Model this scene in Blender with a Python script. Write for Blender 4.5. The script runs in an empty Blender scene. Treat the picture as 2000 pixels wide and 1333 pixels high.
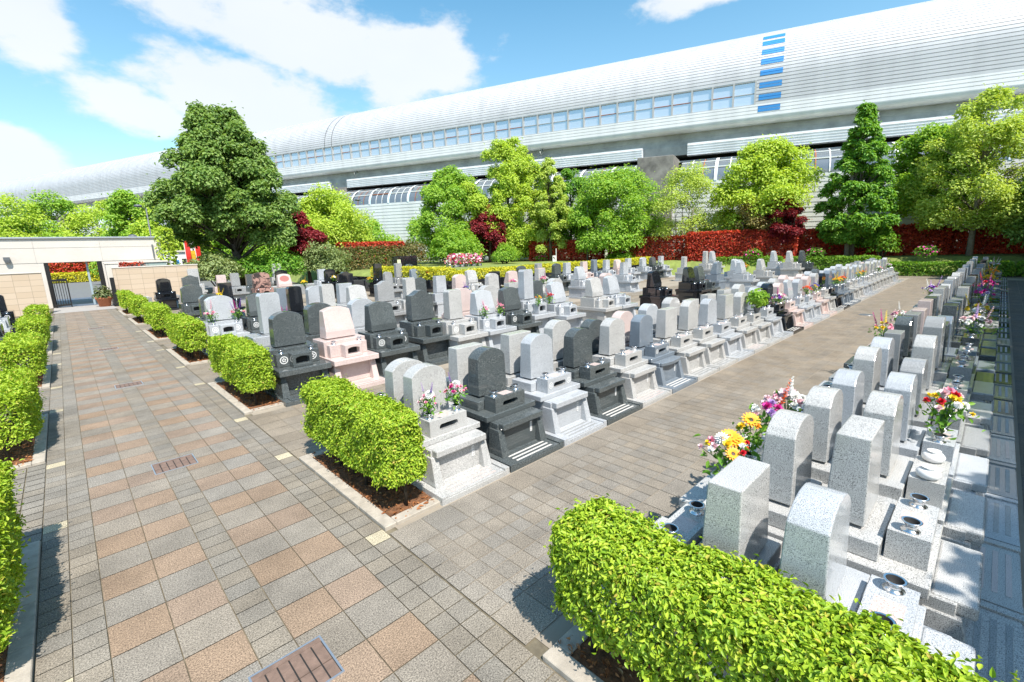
import bpy, bmesh, math, random
import numpy as np
from mathutils import Vector, Matrix
R = math.radians
rng = np.random.default_rng(7)
random.seed(7)
scene = bpy.context.scene
COL = scene.collection

# ------------------------------------------------------------------ camera
cd = bpy.data.cameras.new('camera'); cam = bpy.data.objects.new('camera', cd); COL.objects.link(cam)
cd.sensor_width = 36; cd.lens = 16.305; cd.clip_end = 2000; cd.clip_start = 0.05
ax_r = Vector((0.71874882, -0.69457497, -0.03107636)); ax_u = Vector((0.15977264, 0.12150237, 0.97964783)); ax_w = Vector((0.67666302, 0.70908588, -0.19830376))
cam.matrix_world = Matrix(((ax_r.x, ax_u.x, -ax_w.x, 0), (ax_r.y, ax_u.y, -ax_w.y, 0), (ax_r.z, ax_u.z, -ax_w.z, 2.7), (0, 0, 0, 1)))
scene.camera = cam

# ------------------------------------------------------------------ light, sky, exposure
SUN_EL = R(57.0)
sun_h = Vector((-0.27, -0.96, 0)).normalized()                      # horizontal direction towards the sun
sun_dir = sun_h * math.cos(SUN_EL) + Vector((0, 0, math.sin(SUN_EL)))
sl = bpy.data.lights.new('sun', 'SUN'); sl.energy = 4.7; sl.angle = R(0.53); sl.color = (1.0, 0.945, 0.86)
so = bpy.data.objects.new('sun', sl); COL.objects.link(so)
so.rotation_euler = (-sun_dir).to_track_quat('-Z', 'Y').to_euler()
scene.view_settings.view_transform = 'Standard'; scene.view_settings.look = 'None'
scene.view_settings.exposure = 0.62; scene.view_settings.gamma = 1.0
scene.cycles.use_denoising = True
scene.cycles.max_bounces = 8; scene.cycles.transparent_max_bounces = 8

world = bpy.data.worlds.new('World'); scene.world = world; world.use_nodes = True
def build_world():
    nt = world.node_tree; N = nt.nodes; L = nt.links
    N.clear()
    out = N.new('ShaderNodeOutputWorld'); bg = N.new('ShaderNodeBackground'); L.new(bg.outputs[0], out.inputs[0])
    bg.inputs[1].default_value = 0.10
    sky = N.new('ShaderNodeTexSky'); sky.sky_type = 'NISHITA'; sky.sun_disc = False
    sky.sun_elevation = SUN_EL; sky.sun_rotation = math.atan2(sun_h.x, sun_h.y)
    sky.air_density = 1.0; sky.dust_density = 0.6; sky.ozone_density = 1.6
    hs = N.new('ShaderNodeHueSaturation'); hs.inputs['Saturation'].default_value = 1.18; hs.inputs['Value'].default_value = 1.52; hs.inputs['Hue'].default_value = 0.478
    L.new(sky.outputs[0], hs.inputs['Color'])
    tc = N.new('ShaderNodeTexCoord')
    def vmath(op, a, b=None):
        n = N.new('ShaderNodeVectorMath'); n.operation = op
        for i, v in enumerate((a, b)):
            if v is None: continue
            if isinstance(v, (tuple, list)): n.inputs[i].default_value = v
            else: L.new(v, n.inputs[i])
        return n
    def m(op, a, b=None, c=None, clamp=False):
        n = N.new('ShaderNodeMath'); n.operation = op; n.use_clamp = clamp
        for i, v in enumerate((a, b, c)):
            if v is None: continue
            if isinstance(v, (int, float)): n.inputs[i].default_value = v
            else: L.new(v, n.inputs[i])
        return n.outputs[0]
    D = tc.outputs['Generated']
    blobs = [((0.3348, 0.869, 0.3643), (0.909, -0.402, 0.112), (-0.016, -0.385, 0.923), .215, .062),
             ((0.532, 0.7769, 0.3367), (0.817, -0.576, 0.024), (-0.131, -0.322, 0.938), .140, .075),
             ((0.2747, 0.9245, 0.2642), (0.945, -0.313, 0.098), (0.049, -0.292, 0.955), .165, .068),
             ((0.1049, 0.9661, 0.2359), (0.98, -0.144, 0.139), (0.13, -0.252, 0.959), .085, .042),
             ((0.0048, 0.9509, 0.3294), (0.969, -0.084, 0.234), (0.174, -0.308, 0.935), .085, .075),
             ((-0.025, 0.9891, 0.1448), (0.995, 0.008, 0.101), (0.172, -0.142, 0.975), .075, .045),
             ((0.8601, 0.3171, 0.4097), (0.416, -0.886, -0.202), (-0.402, -0.072, 0.913), .16, .028),
             ((0.40, 0.89, 0.20), (0.91, -0.41, 0.1), (0.0, -0.2, 0.98), .24, .055),
             # clouds behind the photographer (seen in polished stone only)
             ((0.3, -0.8, 0.5), (0.93, 0.35, 0), (0, 0.5, 0.86), .35, .16), ((-0.85, -0.3, 0.42), (0.3, -0.95, 0), (0.4, 0.1, 0.9), .3, .12)]
    tot = None
    for c, a, b, rx, ry in blobs:
        d = vmath('SUBTRACT', D, c).outputs[0]
        x = m('DIVIDE', vmath('DOT_PRODUCT', d, a).outputs['Value'], rx)
        y = m('DIVIDE', vmath('DOT_PRODUCT', d, b).outputs['Value'], ry)
        r = m('SQRT', m('ADD', m('MULTIPLY', x, x), m('MULTIPLY', y, y)))
        k = m('SUBTRACT', 1.0, r)
        tot = k if tot is None else m('MAXIMUM', tot, k)
    mp = N.new('ShaderNodeMapping'); mp.inputs['Scale'].default_value = (1.0, 1.0, 1.9); L.new(D, mp.inputs['Vector'])
    no = N.new('ShaderNodeTexNoise'); no.inputs['Scale'].default_value = 7.5; no.inputs['Detail'].default_value = 9; no.inputs['Roughness'].default_value = 0.58
    L.new(mp.outputs[0], no.inputs['Vector'])
    no2 = N.new('ShaderNodeTexNoise'); no2.inputs['Scale'].default_value = 3.0; no2.inputs['Detail'].default_value = 5
    L.new(mp.outputs[0], no2.inputs['Vector'])
    tot = m('MAXIMUM', tot, -1.2)
    dens = m('ADD', m('MULTIPLY', tot, 1.0), m('MULTIPLY', m('SUBTRACT', no.outputs[0], 0.5), 2.2))
    dens = m('ADD', dens, 0.12)
    mr = N.new('ShaderNodeMapRange'); mr.interpolation_type = 'SMOOTHSTEP'; L.new(dens, mr.inputs[0])
    mr.inputs[1].default_value = 0.0; mr.inputs[2].default_value = 0.46; mr.inputs[3].default_value = 0; mr.inputs[4].default_value = 0.9
    # thin haze low over the horizon
    sep = N.new('ShaderNodeSeparateXYZ'); L.new(D, sep.inputs[0])
    hz = N.new('ShaderNodeMapRange'); L.new(sep.outputs[2], hz.inputs[0]); hz.inputs[1].default_value = 0.0; hz.inputs[2].default_value = 0.42; hz.inputs[3].default_value = 0.32; hz.inputs[4].default_value = 0.0
    mixh = N.new('ShaderNodeMixRGB'); L.new(hz.outputs[0], mixh.inputs[0]); L.new(hs.outputs[0], mixh.inputs[1]); mixh.inputs[2].default_value = (4.9, 6.1, 6.9, 1)
    ccol = N.new('ShaderNodeMixRGB'); L.new(no2.outputs[0], ccol.inputs[0]); ccol.inputs[1].default_value = (5.7, 6.1, 6.5, 1); ccol.inputs[2].default_value = (7.0, 7.1, 7.2, 1)
    mix = N.new('ShaderNodeMixRGB'); L.new(mr.outputs[0], mix.inputs[0]); L.new(mixh.outputs[0], mix.inputs[1]); L.new(ccol.outputs[0], mix.inputs[2])
    L.new(mix.outputs[0], bg.inputs[0])
build_world()

# ------------------------------------------------------------------ helpers: objects
def link(o): COL.objects.link(o); return o
def tag(o, label=None, cat=None, group=None, kind=None):
    if label: o['label'] = label
    if cat: o['category'] = cat
    if group: o['group'] = group
    if kind: o['kind'] = kind
    return o
def empty(name, loc=(0, 0, 0), rz=0.0, scale=(1, 1, 1)):
    o = bpy.data.objects.new(name, None); o.location = loc; o.rotation_euler = (0, 0, rz); o.scale = scale
    o.empty_display_size = 0.1
    return link(o)
def ob(name, me, parent=None, loc=(0, 0, 0)):
    o = bpy.data.objects.new(name, me); o.location = loc
    if parent is not None: o.parent = parent
    return link(o)

class MB:
    """collects simple solids into one mesh"""
    def __init__(s): s.v = []; s.f = []; s.mi = []; s.smooth = []
    def add(s, vs, fs, mi=0, sm=False):
        b = len(s.v); s.v += [tuple(v) for v in vs]
        for f in fs: s.f.append(tuple(i + b for i in f)); s.mi.append(mi); s.smooth.append(sm)
    def box(s, x0, x1, y0, y1, z0, z1, mi=0):
        s.add([(x0, y0, z0), (x1, y0, z0), (x1, y1, z0), (x0, y1, z0), (x0, y0, z1), (x1, y0, z1), (x1, y1, z1), (x0, y1, z1)],
              [(0, 3, 2, 1), (4, 5, 6, 7), (0, 1, 5, 4), (1, 2, 6, 5), (2, 3, 7, 6), (3, 0, 4, 7)], mi)
    def hexa(s, p, mi=0):   # 8 points: bottom 4 (ccw), top 4
        s.add(p, [(0, 3, 2, 1), (4, 5, 6, 7), (0, 1, 5, 4), (1, 2, 6, 5), (2, 3, 7, 6), (3, 0, 4, 7)], mi)
    def prism(s, front, back, mi=0):   # two matching rings of points; front ring ccw seen from the front
        n = len(front)
        s.add(list(front) + list(back), [tuple(range(n)), tuple(range(2 * n - 1, n - 1, -1))] + [(i, i + n, (i + 1) % n + n, (i + 1) % n) for i in range(n)], mi)
    def lathe(s, prof, c=(0, 0, 0), n=14, mi=0, caps=(1, 1)):
        vs = []; fs = []
        for r, z in prof:
            for i in range(n):
                a = 2 * math.pi * i / n; vs.append((c[0] + r * math.cos(a), c[1] + r * math.sin(a), c[2] + z))
        for j in range(len(prof) - 1):
            for i in range(n):
                fs.append((j * n + i, j * n + (i + 1) % n, (j + 1) * n + (i + 1) % n, (j + 1) * n + i))
        if caps[0]: fs.append(tuple(range(n - 1, -1, -1)))
        if caps[1]: fs.append(tuple((len(prof) - 1) * n + i for i in range(n)))
        s.add(vs, fs, mi, True)
    def tube(s, pts, rad, n=6, mi=0):
        pts = [Vector(p) for p in pts]; rad = rad if isinstance(rad, (list, tuple)) else [rad] * len(pts)
        vs = []; fs = []
        for j, p in enumerate(pts):
            t = (pts[min(j + 1, len(pts) - 1)] - pts[max(j - 1, 0)]).normalized()
            a = t.orthogonal().normalized() if abs(t.z) < .95 else Vector((1, 0, 0)); a = (a - t * a.dot(t)).normalized(); b = t.cross(a)
            for i in range(n):
                th = 2 * math.pi * i / n; vs.append(p + (a * math.cos(th) + b * math.sin(th)) * rad[j])
        for j in range(len(pts) - 1):
            for i in range(n): fs.append((j * n + i, j * n + (i + 1) % n, (j + 1) * n + (i + 1) % n, (j + 1) * n + i))
        fs.append(tuple(range(n - 1, -1, -1))); fs.append(tuple((len(pts) - 1) * n + i for i in range(n)))
        s.add(vs, fs, mi, True)
    def mesh(s, name, mats, bevel=0.0, seg=1, ang=35):
        me = bpy.data.meshes.new(name); me.from_pydata(s.v, [], s.f)
        for mt in (mats if isinstance(mats, (list, tuple)) else [mats]): me.materials.append(mt)
        me.polygons.foreach_set('material_index', s.mi); me.polygons.foreach_set('use_smooth', s.smooth)
        bm = bmesh.new(); bm.from_mesh(me)
        bmesh.ops.recalc_face_normals(bm, faces=bm.faces[:])
        if bevel > 0:
            ed = [e for e in bm.edges if len(e.link_faces) == 2 and e.calc_face_angle(0) > R(ang)]
            if ed: bmesh.ops.bevel(bm, geom=ed, offset=bevel, segments=seg, profile=0.5, affect='EDGES', clamp_overlap=True)
        bm.to_mesh(me); bm.free(); me.update()
        return me
    def build(s, name, mats, parent=None, loc=(0, 0, 0), bevel=0.0, seg=1):
        return ob(name, s.mesh(name, mats, bevel, seg), parent, loc)

# ------------------------------------------------------------------ helpers: materials
def mat(name): 
    m = bpy.data.materials.new(name); m.use_nodes = True
    nt = m.node_tree; b = nt.nodes['Principled BSDF']
    return m, nt, b
def plain(name, col, rough=0.6, metal=0.0, spec=0.5, var=0.0, vscale=3.0, bump=0.0, bscale=40.0):
    m, nt, b = mat(name); b.inputs['Roughness'].default_value = rough; b.inputs['Metallic'].default_value = metal
    b.inputs['Specular IOR Level'].default_value = spec; b.inputs['Base Color'].default_value = (*col, 1)
    if var or bump:
        g = nt.nodes.new('ShaderNodeNewGeometry')
    if var:
        n = nt.nodes.new('ShaderNodeTexNoise'); n.inputs['Scale'].default_value = vscale; n.inputs['Detail'].default_value = 6; n.inputs['Roughness'].default_value = 0.65
        nt.links.new(g.outputs['Position'], n.inputs['Vector'])
        r = nt.nodes.new('ShaderNodeValToRGB'); r.color_ramp.elements[0].position = 0.3; r.color_ramp.elements[1].position = 0.7
        r.color_ramp.elements[0].color = (*[c * (1 - var) for c in col], 1); r.color_ramp.elements[1].color = (*[min(1, c * (1 + var)) for c in col], 1)
        nt.links.new(n.outputs[0], r.inputs[0]); nt.links.new(r.outputs[0], b.inputs['Base Color'])
    if bump:
        n = nt.nodes.new('ShaderNodeTexNoise'); n.inputs['Scale'].default_value = bscale; n.inputs['Detail'].default_value = 4
        nt.links.new(g.outputs['Position'], n.inputs['Vector'])
        bp = nt.nodes.new('ShaderNodeBump'); bp.inputs['Strength'].default_value = bump; bp.inputs['Distance'].default_value = 0.01
        nt.links.new(n.outputs[0], bp.inputs['Height']); nt.links.new(bp.outputs[0], b.inputs['Normal'])
    return m
def granite(name, base, dark, light, amount=0.5, scale=150.0, rough=0.2, spec=0.5):
    m, nt, b = mat(name); N = nt.nodes; L = nt.links
    g = N.new('ShaderNodeNewGeometry')
    n1 = N.new('ShaderNodeTexNoise'); n1.inputs['Scale'].default_value = scale; n1.inputs['Detail'].default_value = 3.0; n1.inputs['Roughness'].default_value = 0.6
    L.new(g.outputs['Position'], n1.inputs['Vector'])
    r = N.new('ShaderNodeValToRGB'); e = r.color_ramp.elements
    e[0].position = 0.40; e[0].color = (*dark, 1); e[1].position = 0.63; e[1].color = (*light, 1)
    e2 = e.new(0.44 + 0.03 * (1 - amount)); e2.color = (*base, 1); e3 = e.new(0.55); e3.color = (*base, 1)
    L.new(n1.outputs[0], r.inputs[0])
    n2 = N.new('ShaderNodeTexNoise'); n2.inputs['Scale'].default_value = 2.2; n2.inputs['Detail'].default_value = 4
    L.new(g.outputs['Position'], n2.inputs['Vector'])
    mr = N.new('ShaderNodeMapRange'); L.new(n2.outputs[0], mr.inputs[0]); mr.inputs[1].default_value = .3; mr.inputs[2].default_value = .7; mr.inputs[3].default_value = .90; mr.inputs[4].default_value = 1.08
    mx = N.new('ShaderNodeMixRGB'); mx.blend_type = 'MULTIPLY'; mx.inputs[0].default_value = 1; L.new(r.outputs[0], mx.inputs[1]); L.new(mr.outputs[0], mx.inputs[2])
    L.new(mx.outputs[0], b.inputs['Base Color'])
    b.inputs['Roughness'].default_value = rough; b.inputs['Specular IOR Level'].default_value = spec
    return m
G = {
 'L': granite('pale_granite', (.48, .475, .46), (.07, .07, .07), (.68, .675, .66), .55, 215, .16),
 'S': granite('silver_granite', (.46, .48, .50), (.11, .12, .14), (.60, .62, .65), .5, 230, .14),
 'M': granite('grey_granite', (.31, .315, .315), (.09, .09, .09), (.47, .47, .47), .6, 215, .15),
 'G': granite('blue_grey_granite', (.19, .225, .265), (.08, .10, .12), (.30, .34, .38), .4, 190, .12),
 'P': granite('pink_granite', (.60, .49, .46), (.38, .27, .24), (.70, .61, .58), .45, 180, .15),
 'D': granite('dark_green_granite', (.074, .087, .089), (.022, .028, .03), (.25, .27, .27), .3, 160, .08),
 'K': granite('black_granite', (.012, .014, .018), (.006, .006, .007), (.022, .024, .028), .3, 160, .04, 1.0),
}
def marble():
    m, nt, b = mat('brown_swirl_stone'); N = nt.nodes; L = nt.links
    g = N.new('ShaderNodeNewGeometry'); w = N.new('ShaderNodeTexNoise'); w.inputs['Scale'].default_value = 2.6; w.inputs['Detail'].default_value = 3; w.inputs['Distortion'].default_value = 2.4
    L.new(g.outputs['Position'], w.inputs['Vector']); r = N.new('ShaderNodeValToRGB'); e = r.color_ramp.elements
    e[0].color = (.045, .035, .035, 1); e[1].color = (.40, .24, .20, 1); e[0].position = .42; e[1].position = .52
    L.new(w.outputs[0], r.inputs[0]); L.new(r.outputs[0], b.inputs['Base Color']); b.inputs['Roughness'].default_value = .12
    return m
G['R'] = marble()
M = {
 'steel': plain('polished_steel', (.80, .80, .82), .22, 1.0),
 'dark': plain('hollow_shade', (.02, .02, .02), .8),  # near-black that paints the shade inside hollows, slots and gaps
 'gravel': plain('white_gravel', (.55, .53, .50), .9, var=.3, vscale=60),
 'crest': plain('white_inlay', (.78, .78, .77), .5),
 'soil': plain('bark_soil', (.17, .075, .032), .95, var=.6, vscale=22, bump=1.0, bscale=45),
 'kerb': plain('concrete_kerb', (.40, .355, .295), .85, var=.22, vscale=9, bump=.3, bscale=120),
 'twig': plain('dark_twigs', (.035, .026, .016), .9),
 'bark': plain('bark', (.085, .065, .05), .9, var=.4, vscale=8, bump=.8, bscale=20),
 'palebark': plain('pale_bark', (.26, .22, .18), .9, var=.3, vscale=8),
 'rust': plain('rust_grate', (.19, .125, .095), .7, var=.25, vscale=14, bump=.2),
 'alu': plain('aluminium_edge', (.6, .6, .62), .35, .8),
 'blackmetal': plain('black_metal', (.015, .014, .014), .4),
 'polegrey': plain('pole_grey', (.12, .13, .14), .45),
 'paleblue': plain('pale_blue_post', (.32, .40, .45), .4),
 'beige': plain('beige_plaster', (.60, .555, .50), .85, var=.06, vscale=1.2),
 'beigeline': plain('plaster_joint', (.48, .45, .41), .9),
 'roofedge': plain('roof_edge_metal', (.42, .45, .48), .4, .3),
 'white': plain('white_paint', (.78, .78, .77), .5),
 'concrete': plain('girder_concrete', (.36, .375, .355), .85, var=.28, vscale=.6, bump=.2, bscale=20),
 'pier': plain('stained_concrete', (.22, .205, .185), .9, var=.45, vscale=.9),
 'terra': plain('terracotta', (.42, .15, .07), .75, var=.12, vscale=10),
 'asphalt': plain('asphalt_road', (.16, .165, .17), .9, var=.12, vscale=3),
 'shade_slab': plain('shaded_blue_grey_slab', (.10, .13, .19), .5, var=.15, vscale=6),  # blue-grey floor tile with the gateway's shade put into its colour
 'lawn': plain('lawn_green', (.20, .25, .06), .95, var=.35, vscale=1.4, bump=.6, bscale=60),
 'blue': plain('blue_panel_paint', (.04, .26, .62), .45),
 'red': plain('red_cloth', (.72, .03, .02), .7), 'yellow': plain('yellow_cloth', (.75, .50, .03), .7),
 'oval': plain('rose_inlay', (.42, .16, .14), .4),
 'glass': plain('sky_glass', (.66, .70, .76), .16, .55, 1.0),
 'greyglass': plain('grey_glass', (.22, .25, .28), .12, .35, .9),
 'frame': plain('window_frame_metal', (.44, .44, .43), .5, .1),
 'rustframe': plain('rusty_rail', (.34, .12, .06), .8),
 'stem': plain('flower_stem', (.05, .14, .03), .7),
 'tan': None,
}
def tilewall():
    m, nt, b = mat('tan_wall_tiles'); N = nt.nodes; L = nt.links
    g = N.new('ShaderNodeNewGeometry'); mp = N.new('ShaderNodeMapping'); mp.inputs['Rotation'].default_value = (R(90), 0, 0); L.new(g.outputs['Position'], mp.inputs[0])
    br = N.new('ShaderNodeTexBrick'); br.inputs['Scale'].default_value = 1.0; br.inputs['Brick Width'].default_value = .6; br.inputs['Row Height'].default_value = .3; br.inputs['Mortar Size'].default_value = .008
    br.inputs['Color1'].default_value = (.50, .39, .28, 1); br.inputs['Color2'].default_value = (.55, .44, .33, 1); br.inputs['Mortar'].default_value = (.30, .24, .18, 1); br.offset = 0.0
    L.new(mp.outputs[0], br.inputs['Vector']); L.new(br.outputs[0], b.inputs['Base Color']); b.inputs['Roughness'].default_value = .8
    return m
M['tan'] = tilewall()
def cladding(name, col):
    m, nt, b = mat(name); N = nt.nodes; L = nt.links
    g = N.new('ShaderNodeNewGeometry'); mp = N.new('ShaderNodeMapping'); mp.inputs['Scale'].default_value = (.9, .9, .05); L.new(g.outputs['Position'], mp.inputs[0])
    n = N.new('ShaderNodeTexNoise'); n.inputs['Scale'].default_value = 1.0; n.inputs['Detail'].default_value = 5; L.new(mp.outputs[0], n.inputs['Vector'])
    r = N.new('ShaderNodeValToRGB'); r.color_ramp.elements[0].position = .3; r.color_ramp.elements[1].position = .62
    r.color_ramp.elements[0].color = (*[c * .86 for c in col], 1); r.color_ramp.elements[1].color = (*col, 1)
    L.new(n.outputs[0], r.inputs[0]); L.new(r.outputs[0], b.inputs['Base Color']); b.inputs['Roughness'].default_value = .42; b.inputs['Specular IOR Level'].default_value = .5
    return m
M['clad'] = cladding('white_cladding', (.82, .825, .83)); M['roofclad'] = cladding('grey_white_roof_sheet', (.57, .578, .595))
def leafmat(name, c0, c1, trans=0.35, c2=None, rough=.45):
    """leaf colour varies from leaf to leaf"""
    m, nt, b = mat(name); N = nt.nodes; L = nt.links
    g = N.new('ShaderNodeNewGeometry'); r = N.new('ShaderNodeValToRGB')
    r.color_ramp.elements[0].color = (*c0, 1); r.color_ramp.elements[1].color = (*c1, 1)
    if c2:
        e = r.color_ramp.elements.new(.93); e.color = (*c1, 1); r.color_ramp.elements[2].color = (*c2, 1)
    L.new(g.outputs['Random Per Island'], r.inputs[0])
    L.new(r.outputs[0], b.inputs['Base Color']); b.inputs['Roughness'].default_value = rough; b.inputs['Specular IOR Level'].default_value = .35
    t = N.new('ShaderNodeBsdfTranslucent'); mx = N.new('ShaderNodeMixShader'); mx.inputs[0].default_value = trans
    br = N.new('ShaderNodeMixRGB'); br.blend_type = 'MULTIPLY'; br.inputs[0].default_value = 1; br.inputs[2].default_value = (1.25, 1.2, .5, 1); L.new(r.outputs[0], br.inputs[1])
    L.new(br.outputs[0], t.inputs[0]); L.new(b.outputs[0], mx.inputs[1]); L.new(t.outputs[0], mx.inputs[2])
    L.new(mx.outputs[0], N['Material Output'].inputs[0])
    return m
LF = {
 'hedge': leafmat('hedge_leaf', (.20, .36, .02), (.50, .64, .055), .28, (.50, .40, .08)),
 'big': leafmat('evergreen_leaf', (.10, .21, .035), (.29, .42, .10), .35),
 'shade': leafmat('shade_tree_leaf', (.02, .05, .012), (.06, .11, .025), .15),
 'lime': leafmat('lime_leaf', (.33, .50, .05), (.56, .68, .09), .4),
 'maple': leafmat('green_maple_leaf', (.17, .37, .035), (.40, .58, .07), .4),
 'deep': leafmat('deep_green_leaf', (.09, .27, .03), (.28, .49, .055), .35),
 'sparse': leafmat('pale_spring_leaf', (.36, .50, .08), (.58, .68, .15), .4),
 'red': leafmat('red_maple_leaf', (.14, .010, .015), (.36, .03, .04), .3),
 'photinia': leafmat('red_tip_leaf', (.30, .024, .014), (.78, .11, .05), .25, (.34, .22, .05)),
 'mixed': leafmat('red_green_leaf', (.09, .13, .03), (.27, .22, .08), .25, (.44, .09, .04)),
 'bronze': leafmat('bronze_leaf', (.24, .19, .06), (.38, .34, .11), .3),
 'yellow': leafmat('golden_leaf', (.42, .47, .03), (.76, .68, .05), .3),
 'pale': leafmat('grey_green_leaf', (.20, .28, .10), (.38, .45, .19), .3),
 'low': leafmat('low_hedge_leaf', (.10, .26, .02), (.26, .45, .04), .3, (.40, .50, .06)),
 'litter': leafmat('fallen_leaf', (.22, .07, .02), (.45, .20, .08), .1, (.50, .35, .2), .8),
 'pot': leafmat('pot_leaf', (.08, .14, .04), (.22, .24, .10), .3),
}

# ------------------------------------------------------------------ leaves
def leaf_mesh(name, P, Nn, size, mats, aspect=.55, fold=.22, droop=.3, mi=0, extra=None, jitter=.5, out=0.0):
    """one small folded leaf (two triangles sharing the midrib) at each point"""
    n = len(P); P = np.asarray(P, float); Nn = np.asarray(Nn, float)
    Nn = Nn + rng.normal(0, jitter, (n, 3)); Nn /= np.linalg.norm(Nn, axis=1)[:, None] + 1e-9
    raw = Nn.copy() if out else None
    t = rng.normal(0, 1, (n, 3)); t -= (t * Nn).sum(1)[:, None] * Nn; t /= np.linalg.norm(t, axis=1)[:, None] + 1e-9
    if out:
        k = rng.uniform(0, 2 * out, n)[:, None]; t = t + raw * k; t /= np.linalg.norm(t, axis=1)[:, None]; Nn = Nn - (Nn * t).sum(1)[:, None] * t; Nn /= np.linalg.norm(Nn, axis=1)[:, None] + 1e-9
    b = np.cross(Nn, t); s = (np.asarray(size) * rng.uniform(.7, 1.3, n))[:, None]
    up = Nn * s * fold; w_ = b * s * aspect * .5; dr = Nn * s * droop * .5
    v = [P, P + t * s * .28 + w_ * .85 + up * .8, P + t * s * .62 + w_ * .8 + up * .7 - dr * .35, P + t * s - dr, P + t * s * .62 - w_ * .8 + up * .7 - dr * .35, P + t * s * .28 - w_ * .85 + up * .8]
    V = np.stack(v, 1).reshape(-1, 3)
    base = np.arange(n)[:, None] * 6
    F = np.concatenate([base + np.array([[0, 1, 2, 3]]), base + np.array([[0, 3, 4, 5]])], 1).reshape(-1)
    nf = 2 * n
    me = bpy.data.meshes.new(name)
    if extra is None:
        me.vertices.add(len(V)); me.vertices.foreach_set('co', V.ravel())
        me.loops.add(len(F)); me.loops.foreach_set('vertex_index', F.astype(np.int32))
        me.polygons.add(nf); me.polygons.foreach_set('loop_start', np.arange(nf, dtype=np.int32) * 4)
        me.polygons.foreach_set('loop_total', np.full(nf, 4, np.int32))
    for mt in (mats if isinstance(mats, (list, tuple)) else [mats]): me.materials.append(mt)
    me.update(calc_edges=True)
    return me
def unit(n):
    v = rng.normal(0, 1, (n, 3)); return v / np.linalg.norm(v, axis=1)[:, None]

def lumps(P, amp, freq, seed):
    q = np.random.default_rng(seed); out = np.zeros(len(P))
    for _ in range(6):
        k = q.normal(0, freq, 3); out += np.sin(P @ k + q.uniform(0, 6.28))
    return out * amp / 2.4
def hedge_points(n, L, W, H, seed, rnd=5.0):
    """points through the outer shell of a clipped, rounded box: x 0..W, y 0..L, z 0..H (local, open below)"""
    m = int(n * 1.5)
    a = np.array([L * H, L * H, W * H, W * H, W * L * 1.3]); a = a / a.sum()
    face = rng.choice(5, m, p=a); u = rng.uniform(-1, 1, (m, 2)); q = np.zeros((m, 3))
    for k, (ax, sg) in enumerate(((0, -1), (0, 1), (1, -1), (1, 1), (2, 1))):
        s = face == k; o = [i for i in range(3) if i != ax]
        q[s, ax] = sg; q[np.ix_(s, o)] = u[s]
    half = np.array([W, L, H]) / 2
    p = q * half; e = min(W, H) * .5                                    # round the edges with a fixed radius
    c = np.clip(p, -(half - e * .40), half - e * .40); d = p - c; ln = np.linalg.norm(d, axis=1)[:, None] + 1e-9
    nrm = d / ln; p = c + nrm * np.minimum(ln, e * .40)
    p = p + nrm * (lumps(p, .022, 4, seed) + lumps(p, .018, 13, seed + 1))[:, None]
    hole = np.clip(lumps(p, 1, 26, seed + 5) - .35, 0, 1.5)
    p = p - nrm * (np.abs(rng.normal(0, .03, m)) + rng.uniform(0, .16, m) * (rng.random(m) < .22) + hole * rng.uniform(0, .10, m))[:, None]
    p = p + nrm * (rng.random(m) < .05)[:, None] * rng.uniform(0, .07, m)[:, None]
    keep = rng.permutation(m)[:n]
    p = p[keep] + np.array([0, 0, H / 2]); nrm = nrm[keep]
    return p, nrm
def hedge(name, x0, x1, y0, y1, z0, z1, leaf, n, size, label, group=None, cat='hedge', seed=1, stems=True, twig='twig', share=None, jitter=.5):
    W, L, H = x1 - x0, y1 - y0, z1 - z0
    root = empty(name, ((x0 + x1) / 2, (y0 + y1) / 2, 0)); tag(root, label, cat, group)
    p, nr = hedge_points(n, L, W, H, seed)
    nr = nr * .8 + np.array([0, 0, .55])
    ob('foliage', leaf_mesh('foliage', p, nr, size, leaf, jitter=jitter, out=.6 if z0 < .3 and size < .08 else .3, aspect=.5), root, (0, 0, z0))
    st = MB()
    k = max(3, int(L * 3))
    q = random.Random(seed)
    for i in range(k):
        y = -L / 2 + L * (i + .5) / k + q.uniform(-.06, .06); x = q.uniform(-W * .15, W * .15)
        zb = 0.02 if stems else z0
        st.tube([(x, y, zb), (x + q.uniform(-.04, .04), y + q.uniform(-.04, .04), z0 + H * .3)], [.022, .014], 6)
        for _ in range(7):
            a = q.uniform(0, 6.28); e = Vector((math.cos(a) * W * .38, math.sin(a) * min(L * .3, .22), 0))
            zz = z0 + H * q.uniform(.1, .5)
            st.tube([(x, y, zz - .1 * H), (x + e.x * .5, max(-L * .44, min(L * .44, y + e.y * .5)), zz + H * .12), (x + e.x, max(-L * .44, min(L * .44, y + e.y)), zz + H * .3)], [.010, .007, .003], 4)
    st.build('stems', M[twig], root)
    return root

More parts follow.
